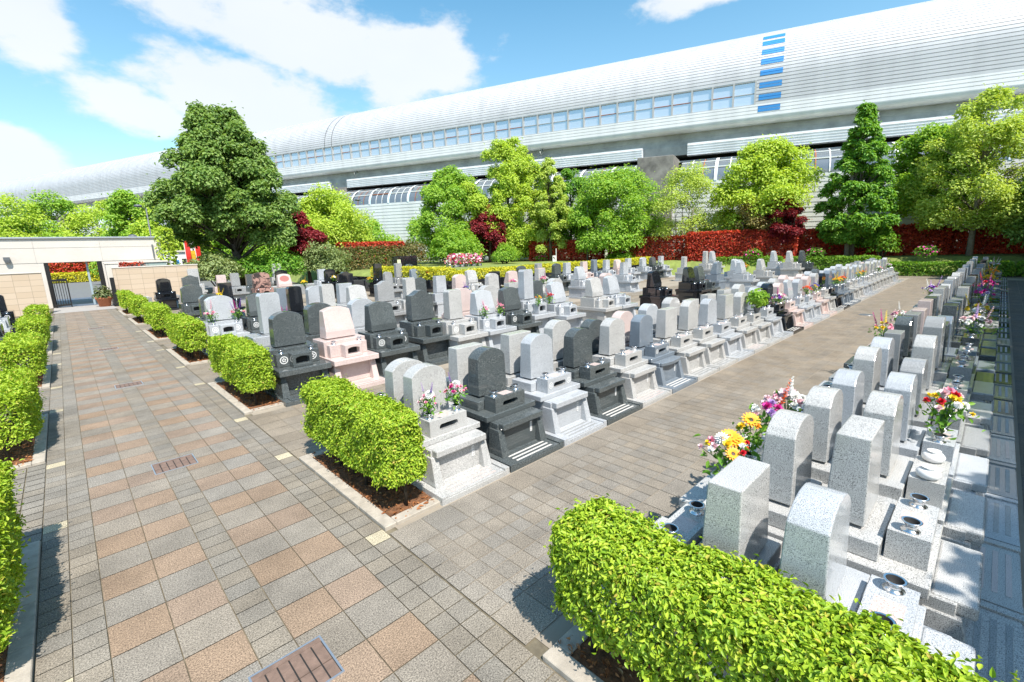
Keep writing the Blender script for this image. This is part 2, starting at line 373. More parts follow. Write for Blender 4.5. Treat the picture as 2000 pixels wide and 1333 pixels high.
TREE_N = [3.2]
def tree(name, X, Y, z0, z1, wid, leaf, label, zbase=0.0, N=9000, size=.24, kind='round', trunks=1, trunk_r=.14, bark='bark', group='garden trees', seed=1, clumps=60, openness=.08, clr=.17, depth=None):
    """trunk(s) with limbs that reach the leaf clumps, and a crown of small leaves"""
    q = np.random.default_rng(seed); qr = random.Random(seed)
    N = int(N * TREE_N[0]); clumps = int(clumps * 1.5); size = size * .80
    root = empty(name, (X, Y, zbase)); tag(root, label, 'tree', group)
    h0, h1 = z0 - zbase, z1 - zbase; H = h1 - h0; rad = wid / 2
    def prof(t):
        if kind == 'cone': return np.where(t < .18, .62 + t * 2.1, 1.0 * (1 - (t - .18) / .82) ** .85 + .04)
        if kind == 'egg': return np.sin(np.pi * np.clip(t * .86 + .14, 0, 1)) ** .7 * np.where(t > .6, .92, 1)
        if kind == 'spread': return np.sin(np.pi * np.clip(t * .72 + .22, 0, 1)) ** .8
        if kind == 'big': return np.where(t < .3, .8 + .2 * t / .3, np.maximum(.05, 1 - ((t - .3) / .7) ** 1.1 * .82))
        return np.sqrt(np.clip(1 - (2 * t - 1) ** 2, 0, 1)) ** .9
    cen = []
    for i in range(clumps):
        t = q.uniform(.03, .97); a = q.uniform(0, 6.28); rr = math.sqrt(q.uniform(.08, 1)) * float(prof(np.array(t)))
        rr *= .95
        cen.append((math.cos(a) * rr * rad, math.sin(a) * rr * rad * (depth or 1), h0 + t * H, a, t))
    cen = np.array(cen)
    cr = clr * wid * q.uniform(.6, 1.25, clumps) * (1 - .45 * cen[:, 4] * (kind in ('cone', 'big', 'egg')))
    w = cr ** 2; w /= w.sum()
    ci = q.choice(clumps, N, p=w)
    d = unit(N); d[:, 2] = np.where(d[:, 2] < -.65, -d[:, 2] * .6, d[:, 2])
    r_ = 1 - np.abs(q.normal(0, .33, N))
    P = cen[ci, :3] + d * (cr[ci] * r_)[:, None] * np.array([1, 1, .95])
    stray = q.random(N) < openness * .25
    P[stray] += q.normal(0, clr * wid * .35, (stray.sum(), 3))
    P[:, 2] = np.maximum(P[:, 2], h0 - .25)
    nr = d * .6 + np.array([-.08, -.35, .8])
    ob('crown', leaf_mesh('crown', P, nr, size, leaf, aspect=.62, jitter=.42), root)
    tb = MB()
    for k in range(trunks):
        off = Vector((0, 0, 0)) if trunks == 1 else Vector((math.cos(k * 2.4) * .22, math.sin(k * 2.4) * .22, 0)) * (1 + .4 * trunks / 3)
        top = h0 + H * (.72 if kind in ('cone', 'egg', 'big') else .5)
        lean = Vector((qr.uniform(-.2, .2), qr.uniform(-.2, .2), 0)) + off * 1.6
        pts = [off + Vector((lean.x * t, lean.y * t, top * t)) + Vector((qr.uniform(-.05, .05), qr.uniform(-.05, .05), 0)) for t in (0, .25, .5, .75, 1)]
        pts[0] = off.copy()
        rr = trunk_r / math.sqrt(trunks)
        tb.tube(pts, [rr * 1.25, rr, rr * .82, rr * .55, rr * .25], 8)
        for i in range(k, clumps, trunks * (1 if clumps < 50 else 2)):
            c = Vector(cen[i, :3]); t0 = min(.92, max(.22, (c.z - .25 * H * .6 - c.xy.length * .25) / top))
            j = min(3, int(t0 * 4)); a = pts[j].lerp(pts[j + 1], t0 * 4 - j)
            mid = a.lerp(c, .5) + Vector((0, 0, .12 * (c - a).length * .5))
            tb.tube([a, mid, c], [rr * .34 * (1.1 - t0 * .6), rr * .2 * (1.1 - t0 * .6), rr * .06], 5)
    tb.build('trunk', M[bark], root)
    return root
def bush(name, X, Y, z0, z1, wid, leaf, label, N=3500, size=.14, seed=1, cat='shrub', group='garden shrubs', deep=None):
    root = empty(name, (X, Y, z0)); tag(root, label, cat, group)
    H = z1 - z0; d = unit(N); d[:, 2] = np.where(d[:, 2] < -.2, -d[:, 2], d[:, 2])
    P = d * np.array([wid / 2, (deep or wid) / 2, H * .55]) + np.array([0, 0, H * .42])
    P += d * (lumps(P, .09 * wid, 4.5 / wid * 2, seed) + lumps(P, .05 * wid, 22 / wid, seed + 3))[:, None]
    P -= d * np.abs(rng.normal(0, .10 * wid, N))[:, None]
    P[:, 2] = np.maximum(P[:, 2], .03)
    ob('foliage', leaf_mesh('foliage', P, d * .7 + np.array([0, 0, .6]), size, leaf, jitter=.45), root)
    tb = MB(); q = random.Random(seed)
    for i in range(9):
        a = i * 2.4; e = Vector((math.cos(a) * wid * .33, math.sin(a) * (deep or wid) * .33, H * q.uniform(.5, .8)))
        tb.tube([(0, 0, -.05), e * .5 + Vector((0, 0, .05)), e], [.05, .03, .012], 5)
    tb.build('stems', M['twig'], root)
    return root

# ------------------------------------------------------------------ ground, paving, terrain
def sheet(name, x0, x1, y0, y1, z, m, kind='structure'):
    b = MB(); b.add([(x0, y0, z), (x1, y0, z), (x1, y1, z), (x0, y1, z)], [(0, 1, 2, 3)])
    return tag(b.build(name, m), kind=kind)
def paving_mat(name, speck=.48):
    """each slab keeps its own colour; exposed-aggregate speckle on top"""
    m, nt, b = mat(name); N = nt.nodes; L = nt.links
    a = N.new('ShaderNodeAttribute'); a.attribute_name = 'slab'
    g = N.new('ShaderNodeNewGeometry')
    n = N.new('ShaderNodeTexNoise'); n.inputs['Scale'].default_value = 95; n.inputs['Detail'].default_value = 3; n.inputs['Roughness'].default_value = .75; L.new(g.outputs['Position'], n.inputs['Vector'])
    mr = N.new('ShaderNodeMapRange'); L.new(n.outputs[0], mr.inputs[0]); mr.inputs[1].default_value = .33; mr.inputs[2].default_value = .67; mr.inputs[3].default_value = 1 - speck * 1.5; mr.inputs[4].default_value = 1 + speck * 1.5
    n2 = N.new('ShaderNodeTexNoise'); n2.inputs['Scale'].default_value = 1.7; n2.inputs['Detail'].default_value = 6; n2.inputs['Roughness'].default_value = .7; L.new(g.outputs['Position'], n2.inputs['Vector'])
    mr2 = N.new('ShaderNodeMapRange'); L.new(n2.outputs[0], mr2.inputs[0]); mr2.inputs[1].default_value = .3; mr2.inputs[2].default_value = .7; mr2.inputs[3].default_value = .74; mr2.inputs[4].default_value = 1.18
    m1 = N.new('ShaderNodeMixRGB'); m1.blend_type = 'MULTIPLY'; m1.inputs[0].default_value = 1; L.new(a.outputs['Color'], m1.inputs[1]); L.new(mr.outputs[0], m1.inputs[2])
    m2 = N.new('ShaderNodeMixRGB'); m2.blend_type = 'MULTIPLY'; m2.inputs[0].default_value = 1; L.new(m1.outputs[0], m2.inputs[1]); L.new(mr2.outputs[0], m2.inputs[2])
    L.new(m2.outputs[0], b.inputs['Base Color']); b.inputs['Roughness'].default_value = .85; b.inputs['Specular IOR Level'].default_value = .3
    bp = N.new('ShaderNodeBump'); bp.inputs['Strength'].default_value = .5; bp.inputs['Distance'].default_value = .004; L.new(n.outputs[0], bp.inputs['Height']); L.new(bp.outputs[0], b.inputs['Normal'])
    return m
M['paving'] = paving_mat('aggregate_paving')
M['joint'] = plain('paving_joint', (.14, .118, .08), .95, var=.5, vscale=6)
class Paving:
    def __init__(s): s.v = []; s.f = []; s.c = []
    def slab(s, x0, x1, y0, y1, col, gap=.0038, z=.0, var=.075):
        b = len(s.v); h = gap
        s.v += [(x0 + h, y0 + h, z), (x1 - h, y0 + h, z), (x1 - h, y1 - h, z), (x0 + h, y1 - h, z)]; s.f.append((b, b + 1, b + 2, b + 3))
        k = random.uniform(1 - var, 1 + var); t = random.uniform(-.005, .009)
        s.c.append((col[0] * k + t, col[1] * k, col[2] * k - t, 1))
    def build(s, name):
        me = bpy.data.meshes.new(name); me.from_pydata(s.v, [], s.f); me.materials.append(M['paving'])
        at = me.color_attributes.new('slab', 'FLOAT_COLOR', 'CORNER')
        at.data.foreach_set('color', np.repeat(np.array(s.c, np.float32), 4, axis=0).ravel())
        return tag(ob(name, me), kind='structure')
GREY = (.238, .212, .178); BROWN = (.262, .193, .141); SMALL = (.226, .202, .168); WARM = (.240, .202, .156); YEL = (.46, .40, .28)
def paving():
    # main walkway, x -0.56..1.89
    p = Paving(); T = .3762; y0 = 3.93 - T * 12
    xs = [-.173, .187, .548, .783, 1.149, 1.508]
    for j in range(0, 104):
        ya = y0 + T * j; yb = ya + T; br = (j % 2 == 0)
        if ya > 34.2: break
        far = ya > 13
        for i in (0, 1, 3, 4): p.slab(xs[i], xs[i + 1], ya, yb, BROWN if br else GREY)
        for h in (0, 1):
            a = ya + h * T / 2; b = a + T / 2
            p.slab(xs[2], xs[3], a, b, SMALL)
            for u, v in ((-.363, -.173), (-.553, -.363), (1.508, 1.698), (1.698, 1.888)):
                yel = any(abs((a + b) / 2 - t) < T / 4 + .001 for t in ((3.78, 6.38, 8.58, 11.72, 13.92, 17.1, 19.3, 22.5) if u in (1.698, -.553) else ()))
                p.slab(u, v, a, b, YEL if yel else SMALL)
    p.build('walkway')
    # wide path between the first two rows, x 1.9..38.6, y 1.95..3.81
    p = Paving(); s = .1795
    ys = [3.81, 3.45, 3.262, 3.074, 2.886, 2.698, 2.51, 2.322, 1.95]
    nx = int((38.7 - 1.9) / s)
    for i in range(nx):
        x = 1.9 + s * i
        w = tuple(GREY[k] * (1 - min(1, max(0, (x - 3) / 8))) + WARM[k] * min(1, max(0, (x - 3) / 8)) for k in range(3))
        for j in range(1, 7): p.slab(x, x + s, ys[j + 1], ys[j], w)
        if i % 2 == 0:
            p.slab(x, x + 2 * s, ys[1], ys[0], w); p.slab(x, x + 2 * s, ys[8], ys[7], w)
    p.build('path')
    # the aisles between the blocks: same small slabs
    p = Paving()
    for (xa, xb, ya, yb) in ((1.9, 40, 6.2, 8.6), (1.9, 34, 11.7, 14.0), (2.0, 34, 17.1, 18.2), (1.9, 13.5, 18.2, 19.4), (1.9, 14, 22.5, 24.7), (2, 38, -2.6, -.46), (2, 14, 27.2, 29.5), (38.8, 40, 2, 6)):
        g = .36; y = ya
        while y < yb - .05:
            x = xa
            while x < xb: p.slab(x, x + g, y, min(y + g, yb), WARM if ya > -1 else (.15, .135, .115)); x += g  # outer aisle gets a darker slab colour that paints in its shade
            y += g
    # left of the walkway, beside the planters
    y = -.5
    while y < 33:
        for x in (-.735, -.92, -1.1): 
            if any(a < y < b for a, b in PLY): continue
            p.slab(x, x + .18, y, y + .18, SMALL)
        y += .188
    # between the planters on the walkway's other side
    for ya, yb in ((6.2, 8.6), (11.7, 14.0), (17.1, 19.3), (22.5, 24.7)):
        pass
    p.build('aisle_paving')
PLY = ((-1.9, 1.80), (3.88, 6.2), (8.75, 11.55), (14.1, 17.0), (19.4, 22.4), (24.8, 27.6), (29.6, 32.4))
gr = sheet('ground', -600, 600, -500, 700, -.012, M['joint'])
paving()
sheet('block_ground', 2.0, 40, -14, 36, -.006, plain('plot_ground', (.30, .255, .20), .9, var=.15, vscale=1.5))
def garden_ground():
    xs = np.arange(10, 64.1, .6); ys = np.arange(-24, 70.1, .6)
    XX, YY = np.meshgrid(xs, ys)
    n = XX * .95028 + YY * .3114
    a = np.minimum(YY - 20.25, XX - 15.2 - np.maximum(0, (YY - 24)) * .05); b = n - 40.6
    d = np.maximum(a, b); t = np.clip(d / 1.4, 0, 1); h = (t * t * (3 - 2 * t)) * 1.12 + np.clip(d, 0, 6) * .03 - .03
    V = np.stack([XX, YY, h], -1).reshape(-1, 3); nx = len(xs); F = []
    for j in range(len(ys) - 1):
        for i in range(nx - 1):
            k = j * nx + i
            if max(h[j, i], h[j, i + 1], h[j + 1, i], h[j + 1, i + 1]) > -.02: F.append((k, k + 1, k + nx + 1, k + nx))
    me = bpy.data.meshes.new('garden_ground'); me.from_pydata(V.tolist(), [], F); me.materials.append(M['lawn'])
    for pl in me.polygons: pl.use_smooth = True
    tag(ob('lawn', me), kind='structure')
garden_ground()

# ------------------------------------------------------------------ planters and hedges by the walkway
ORD = ['first', 'second', 'third', 'fourth', 'fifth', 'sixth', 'seventh', 'eighth', 'ninth', 'tenth', 'eleventh', 'twelfth', 'thirteenth', 'fourteenth', 'fifteenth', 'sixteenth', 'seventeenth', 'eighteenth', 'nineteenth', 'twentieth',
       'twenty-first', 'twenty-second', 'twenty-third', 'twenty-fourth', 'twenty-fifth', 'twenty-sixth', 'twenty-seventh', 'twenty-eighth', 'twenty-ninth', 'thirtieth', 'thirty-first', 'thirty-second', 'thirty-third', 'thirty-fourth', 'thirty-fifth', 'thirty-sixth', 'thirty-seventh', 'thirty-eighth', 'thirty-ninth', 'fortieth', 'forty-first']
def planter(xa, xb, ya, yb, side, label):
    """kerbed strip of bark-covered soil; the kerb faces the walkway (side +1: kerb at xa, -1: kerb at xb)"""
    root = empty('planting_bed', ((xa + xb) / 2, (ya + yb) / 2, 0)); tag(root, label, 'planter', 'kerbed planting beds along the walkway')
    cx, cy = root.location.x, root.location.y
    k = MB(); w = .13; h = .035
    x0, x1, y0, y1 = xa - cx, xb - cx, ya - cy, yb - cy
    L = y1 - y0; ns = max(1, round(L / .62))
    for i in range(ns):
        a, b = y0 + L * i / ns + .002, y0 + L * (i + 1) / ns - .002
        if side > 0: k.box(x0, x0 + w, a, b, -.06, h)
        else: k.box(x1 - w, x1, a, b, -.06, h)
    xi0, xi1 = (x0 + w + .002, x1) if side > 0 else (x0, x1 - w - .002)
    k.box(xi0, xi1, y0, y0 + w, -.06, h); k.box(xi0, xi1, y1 - w, y1, -.06, h)
    k.build('kerb', M['kerb'], root, bevel=.006)
    s = MB(); nx, ny = 8, max(8, int(L * 10))
    vs = [(xi0 + (xi1 - xi0) * i / nx, y0 + w + (L - 2 * w) * j / ny, .012 + random.uniform(0, .022)) for j in range(ny + 1) for i in range(nx + 1)]
    fs = [(j * (nx + 1) + i, j * (nx + 1) + i + 1, (j + 1) * (nx + 1) + i + 1, (j + 1) * (nx + 1) + i) for j in range(ny) for i in range(nx)]
    s.add(vs, fs); s.build('soil', M['soil'], root)
    n = int(180 * L)
    P = np.stack([rng.uniform(xi0, xi1, n), rng.uniform(y0 + .02, y1 - .02, n), np.full(n, .036)], 1)
    lo = ob('fallen_leaves', leaf_mesh('fallen_leaves', P, np.tile([0, 0, 1.0], (n, 1)), rng.uniform(.025, .06, n), LF['litter'], jitter=.35, aspect=.45), root); lo['kind'] = 'stuff'
wh = ['beside the nearest gravestones across the path', 'at the end of the front row', 'at the end of the second grave block', 'at the end of the third grave block', 'at the end of the fourth grave block', 'at the end of the fifth grave block', 'closest to the gate']
NL = [75000, 70000, 36000, 19000, 12000, 8000, 7000]; SZ = [.035, .032, .040, .050, .058, .066, .072]
for i, (a, b) in enumerate(PLY):
    planter(1.90, 2.56, a, b, 1, 'kerbed bark bed under the hedge ' + wh[i])
    hedge('clipped_hedge', 2.01 if i else 1.97, 2.48 if i else 2.54, a + .08, b - .06 if i else b, .30, 1.06 if i else .94, LF['hedge'], NL[i], SZ[i], 'bright green clipped hedge ' + wh[i], 'clipped hedges along the walkway', seed=20 + i)
wl = ['closest to the camera on the walkway edge without graves in view', 'facing the hedge of the front row', 'facing the hedge of the second block', 'facing the hedge of the third block', 'facing the hedge of the fourth block', 'beside the tan tiled wall and gate']
for i, (a, b) in enumerate(PLY[1:6]):
    planter(-1.30, -.56, a, b, -1, 'kerbed bark bed across the walkway, ' + wl[i + 1])
    hedge('clipped_hedge', -1.20, -.60, a + .2, b - .2, .24, .98, LF['hedge'], NL[i + 1] * 2 // 3, SZ[i + 1], 'bright green clipped hedge across the walkway, ' + wl[i + 1], 'clipped hedges along the walkway', seed=50 + i)

# drain grates in the walkway's middle strip
for i, (y, nm) in enumerate(((2.86, 'nearest the camera'), (7.31, 'beside the gap after the front hedge'), (12.9, 'level with the second hedge gap'), (18.75, 'level with the third hedge'), (25.06, 'farthest, towards the gate'))):
    root = empty('drain_grate', (.69, y, .001)); tag(root, 'rusty slotted drain grate in the walkway, ' + nm, 'drain grate', 'drain grates down the walkway')
    f = MB(); 
    for x0, x1, y0, y1 in ((-.235, .235, -.205, -.192), (-.235, .235, .192, .205), (-.235, -.222, -.192, .192), (.222, .235, -.192, .192)): f.box(x0, x1, y0, y1, 0, .012)
    f.build('frame', M['alu'], root)
    p = MB(); w = .444 / 6
    for k in range(6):
        x = -.222 + w * k
        for a, b in ((-.19, -.05), (-.042, .15)):
            p.box(x + .005, x + w - .005, a, b, .001, .009)
    p.box(-.222, .222, .152, .19, .001, .009)
    p.build('cover', M['rust'], root); d = MB(); d.box(-.222, .222, -.19, .19, 0, .003); d.build('pit', M['dark'], root)
root = empty('manhole', (20.0, 3.0, .001)); tag(root, 'small round dark metal manhole lid in the wide path', 'manhole')
b = MB(); b.lathe([(.2, 0), (.2, .008), (.16, .010)], n=20); b.build('cover', M['polegrey'], root); b = MB(); b.lathe([(.22, 0), (.22, .006), (.205, .006)], n=20); b.build('rim', M['alu'], root)

# ------------------------------------------------------------------ gravestones
def outline(shape, w, h, z0, taper=.0, rise=None):
    """front outline (x, z) counter-clockwise from bottom-left"""
    b = w / 2; t = b * (1 - taper)
    pts = [(-b, z0), (b, z0)]
    if shape == 'flat': return pts + [(t, z0 + h), (-t, z0 + h)]
    if shape == 'tall': return pts + [(t, z0 + h - .05), (t * .0 + t - .04, z0 + h), (-t + .04, z0 + h), (-t, z0 + h - .05)]
    rise = rise or (h * .18 if shape == 'arch' else h * .16); n = 11; up = []
    for i in range(n):
        s = 1 - 2 * i / (n - 1)
        if shape == 'arch': z = h - rise + rise * math.sqrt(max(0, 1 - (s * .97) ** 2)) / 1 - rise * .0
        elif shape == 'lean': z = h - rise * .7 + rise * .7 * (1 - s * s)
        elif shape == 'wave': z = h - rise + rise * (.5 + .5 * math.cos(math.pi * min(1, abs(s) * 1.12)))
        up.append((t * s, z0 + z))
    if shape == 'arch': up = [(x, z0 + h - rise + rise * (1 - (abs(x) / t) ** 2.3) ** .85 if abs(x) < t else z0 + h - rise) for x, _ in up]
    return pts + up
CACHE = {}
def cached(key, fn):
    if key not in CACHE: CACHE[key] = fn()
    return CACHE[key]
def headstone_mesh(shape, w, h, dep, lean, m, key):
    def fn():
        b = MB(); o = outline(shape, w, h, 0, taper=.06 if shape in ('flat', 'arch') else (.10 if shape == 'lean' else .02))
        band = h * .22
        def yf(z):
            t = z / h
            return (0 if z <= band else (z - band) / (h - band) * dep * .42) if lean else .02 * t
        def yb(z): return dep - (.035 if lean else .02) * z / h
        # split the outline at the band so the front stays flat in two pieces
        if lean:
            def xat(z): return w / 2 * (1 - .10 * z / h)
            o = [o[0], o[1], (xat(band), band)] + o[2:] + [(-xat(band), band)]
            n = len(o); F = [(x, yf(z), z) for x, z in o]; B = [(x, yb(z), z) for x, z in o]
            fs = [(0, 1, 2, n - 1), tuple(range(2, n)), tuple(range(2 * n - 1, n - 1, -1))] + [(i, i + n, (i + 1) % n + n, (i + 1) % n) for i in range(n)]
            b.add(F + B, fs)
        else: b.prism([(x, yf(z), z) for x, z in o], [(x, yb(z), z) for x, z in o])
        return b.mesh('headstone', m, bevel=.008, seg=2, ang=28)
    return cached(('hs', shape, w, h, dep, lean, key), fn)
def slotted_block(w, y0, y1, z0, z1, m, slot=(.30, .085), arched=False, depth=.12):
    """block with a rounded opening in its front face"""
    b = MB(); sw, sh = slot; cz = z0 + (z1 - z0) * (.47 if not arched else .5); n = 20
    inner = []
    for i in range(n):
        a = 2 * math.pi * i / n
        if arched:
            x = sw / 2 * max(-1, min(1, 1.25 * math.cos(a))); z = sh / 2 * (math.sin(a) if a < math.pi else -min(1, 1.6 * abs(math.sin(a))))
            inner.append((x, cz + z))
        else:
            ex = sw / 2 - sh / 2
            inner.append(((ex if math.cos(a) > 0 else -ex) * (1 if abs(math.cos(a)) > .02 else 0) + sh / 2 * math.cos(a), cz + sh / 2 * math.sin(a)))
    outer = []
    hw, hh = w / 2, (z1 - z0) / 2; mz = (z0 + z1) / 2
    for i in range(n):
        a = 2 * math.pi * i / n; c, s = math.cos(a), math.sin(a); k = 1 / max(abs(c), abs(s))
        outer.append((c * k * hw, mz + s * k * hh))
    # snap four points to the corners
    for cx, czz in ((hw, z1), (-hw, z1), (-hw, z0), (hw, z0)):
        j = min(range(n), key=lambda i: (outer[i][0] - cx) ** 2 + (outer[i][1] - czz) ** 2); outer[j] = (cx, czz)
    vs = [(x, y0, z) for x, z in outer] + [(x, y0, z) for x, z in inner] + [(x, y0 + depth, z) for x, z in inner] + [(x, y1, z) for x, z in outer]
    fs = []; mi = []
    for i in range(n):
        j = (i + 1) % n
        fs.append((i, j, n + j, n + i)); fs.append((n + i, n + j, 2 * n + j, 2 * n + i)); fs.append((j, i, 3 * n + i, 3 * n + j))
    fs.append(tuple(range(2 * n, 3 * n))); fs.append(tuple(range(4 * n - 1, 3 * n - 1, -1)))
    k0 = len(b.f); b.add(vs, fs)
    b.mi[k0 + len(fs) - 2] = 1
    for i in range(n): b.mi[k0 + 3 * i + 1] = 2
    return b
def vase_mesh():
    def fn():
        b = MB(); b.lathe([(.052, 0), (.053, .006), (.034, .011), (.029, .018), (.031, .036), (.044, .058), (.056, .066), (.057, .069), (.052, .071), (.043, .069)], n=20, caps=(1, 0))
        b.lathe([(.0425, .0685), (.036, .055), (.028, .035), (.02, .03)], n=20, mi=1, caps=(0, 1))
        return b.mesh('flower_vase', [M['steel'], M['dark']])
    return cached('vase', fn)
def crest_disc(b, x, y, z, r=.055):
    n = 16
    for r0, r1 in ((r, r * .78), (r * .5, r * .0001)):
        vs = []
        for i in range(n):
            a = 2 * math.pi * i / n; vs += [(x + r0 * math.cos(a), y, z + r0 * math.sin(a)), (x + r1 * math.cos(a), y, z + r1 * math.sin(a))]
        if r1 > .001: b.add(vs, [(2 * i, 2 * i + 1, (2 * i + 3) % (2 * n), (2 * i + 2) % (2 * n)) for i in range(n)])
        else:
            for k in range(5):
                a = 2 * math.pi * k / 5 + 1.57; c = (x + r * .36 * math.cos(a), z + r * .36 * math.sin(a)); q = r * .2
                b.add([(c[0] + q * math.cos(t * 1.047), y, c[1] + q * math.sin(t * 1.047)) for t in range(6)], [tuple(range(6))])
CN = {'L': 'pale grey', 'S': 'silver grey', 'M': 'mid grey', 'G': 'blue-grey', 'P': 'pink', 'D': 'dark green-grey', 'K': 'polished black', 'R': 'brown swirled'}
SN = {'a': 'arch-topped', 'f': 'flat-topped', 'w': 'wave-topped', 'l': 'lean-fronted', 't': 'tall square'}
SHAPE = {'a': 'arch', 'f': 'flat', 'w': 'wave', 'l': 'lean', 't': 'tall'}
def small_grave(code, x, y, face, label, group, zs=1.0, curved=False, crest=False, vases=True, wk=1.0, white_vases=False):
    """compact plot 1.0 x 1.18 m; face -1 looks towards -Y (origin at its front edge), +1 towards +Y"""
    c, s = code[0], code[1]; m = G[c]
    r = empty('gravestone', (x, y, 0), 0 if face < 0 else math.pi, (1, 1, zs)); tag(r, label, 'gravestone', group)
    def slab():
        b = MB(); b.box(-.498, .498, .002, 1.17, -.02, .055)
        for sx in (-1, 1): b.box(min(sx * .498, sx * .425), max(sx * .498, sx * .425), .004, .62, .055, .088)
        b.box(-.418, .418, .012, .30, .055, .074)
        for k in range(3): b.box(-.33, .33, .055 + .075 * k, .09 + .075 * k, .0745, .077, 1)
        return b.mesh('ground_slab', [m, M['gravel'] if c in 'DKGM' else G['P' if random.random() < .3 else 'M']], bevel=.004)
    ob('ground_slab', cached(('sl', c, random.randint(0, 1)), slab), r)
    def plinth():
        b = MB(); b.box(-.385, .385, .345, 1.12, .055, .50)                        # chamber with recessed front
        for sx in (-1, 1):
            x0, x1 = sorted((sx * .42, sx * .30)); t0, t1 = sorted((sx * .40, sx * .31))
            b.hexa([(x0, .225, .056), (x1, .225, .056), (x1, .50, .056), (x0, .50, .056), (t0, .315, .42), (t1, .315, .42), (t1, .50, .42), (t0, .50, .42)])
        b.box(-.30, .30, .30, .344, .056, .085)
        b.box(-.455, .455, .47, 1.155, .50, .575)
        return b.mesh('plinth', m, bevel=.006)
    ob('plinth', cached(('pl', c), plinth), r)
    def table():
        b = MB()
        if curved:
            n = 9; fr = []; bk = []
            top = [(-.37 + .74 * i / (n - 1), .24 + .05 * (2 * i / (n - 1) - 1) ** 2) for i in range(n)]
            ring_t = [(px, py, .51) for px, py in top] + [(.37, .468, .51), (-.37, .468, .51)]
            ring_b = [(px, py + .015, .43 + .02 * abs(px)) for px, py in top] + [(.37, .468, .43), (-.37, .468, .43)]
            b.prism(ring_b, ring_t)
        else: b.box(-.365, .365, .25, .468, .425, .51)
        return b.mesh('table_slab', m, bevel=.014, seg=2)
    ob('table_slab', cached(('tb', c, curved), table), r)
    if c != 'K':
        def plate():
            b = MB(); b.box(.20, .235, .338, .346, .23, .37)
            for k in range(4): b.box(.207, .228, .3365, .339, .245 + .03 * k, .262 + .03 * k, 1)
            return b.mesh('name_plate', [M['crest'], M['frame']])
        ob('name_plate', cached('plate', plate), r)
    def inc():
        b = slotted_block(.54, .50, .72, .576, .775, m, (.27, .075)); b.box(-.09, .09, .54, .68, .774, .7755, 3)
        return b.mesh('incense_block', [m, M['dark'], G['M' if c in 'LSP' else c], G['P']], bevel=.006)
    inc_o = ob('incense_block', cached(('in', c, crest), inc), r)
    if crest:
        def cr():
            b = MB(); crest_disc(b, 0, 0, 0, .045)
            return b.mesh('crest', M['crest'])
        for sx in (-.2, .2): ob('crest', cached('crestA', cr), inc_o, (sx, .497, .68))
    if vases:
        for sx in (-.2, .2):
            v = ob('flower_vase', vase_mesh() if not white_vases else cached('wv', lambda: white_vase()), r, (sx, .61, .775))
    def base():
        b = MB(); b.box(-.375, .375, .735, 1.14, .576, .70); b.box(-.215 * wk, .215 * wk, .86, 1.06, .70, .722, 1)
        return b.mesh('headstone_base', [m, M['dark']], bevel=.006)
    ob('headstone_base', cached(('hb', c, wk), base), r)
    w = {'t': .36}.get(s, .52) * wk; h = {'f': .60, 'a': .63, 't': .66, 'w': .63, 'l': .62}[s]
    ob('headstone', headstone_mesh(SHAPE[s], w, h, .24, s == 'l', m, c), r, (0, .84, .722))
    return r
def white_vase():
    b = MB(); b.lathe([(.05, 0), (.075, .02), (.08, .05), (.06, .075), (.03, .08), (.05, .095), (.048, .097), (.02, .085)], n=16)
    return b.mesh('flower_vase', M['white'])
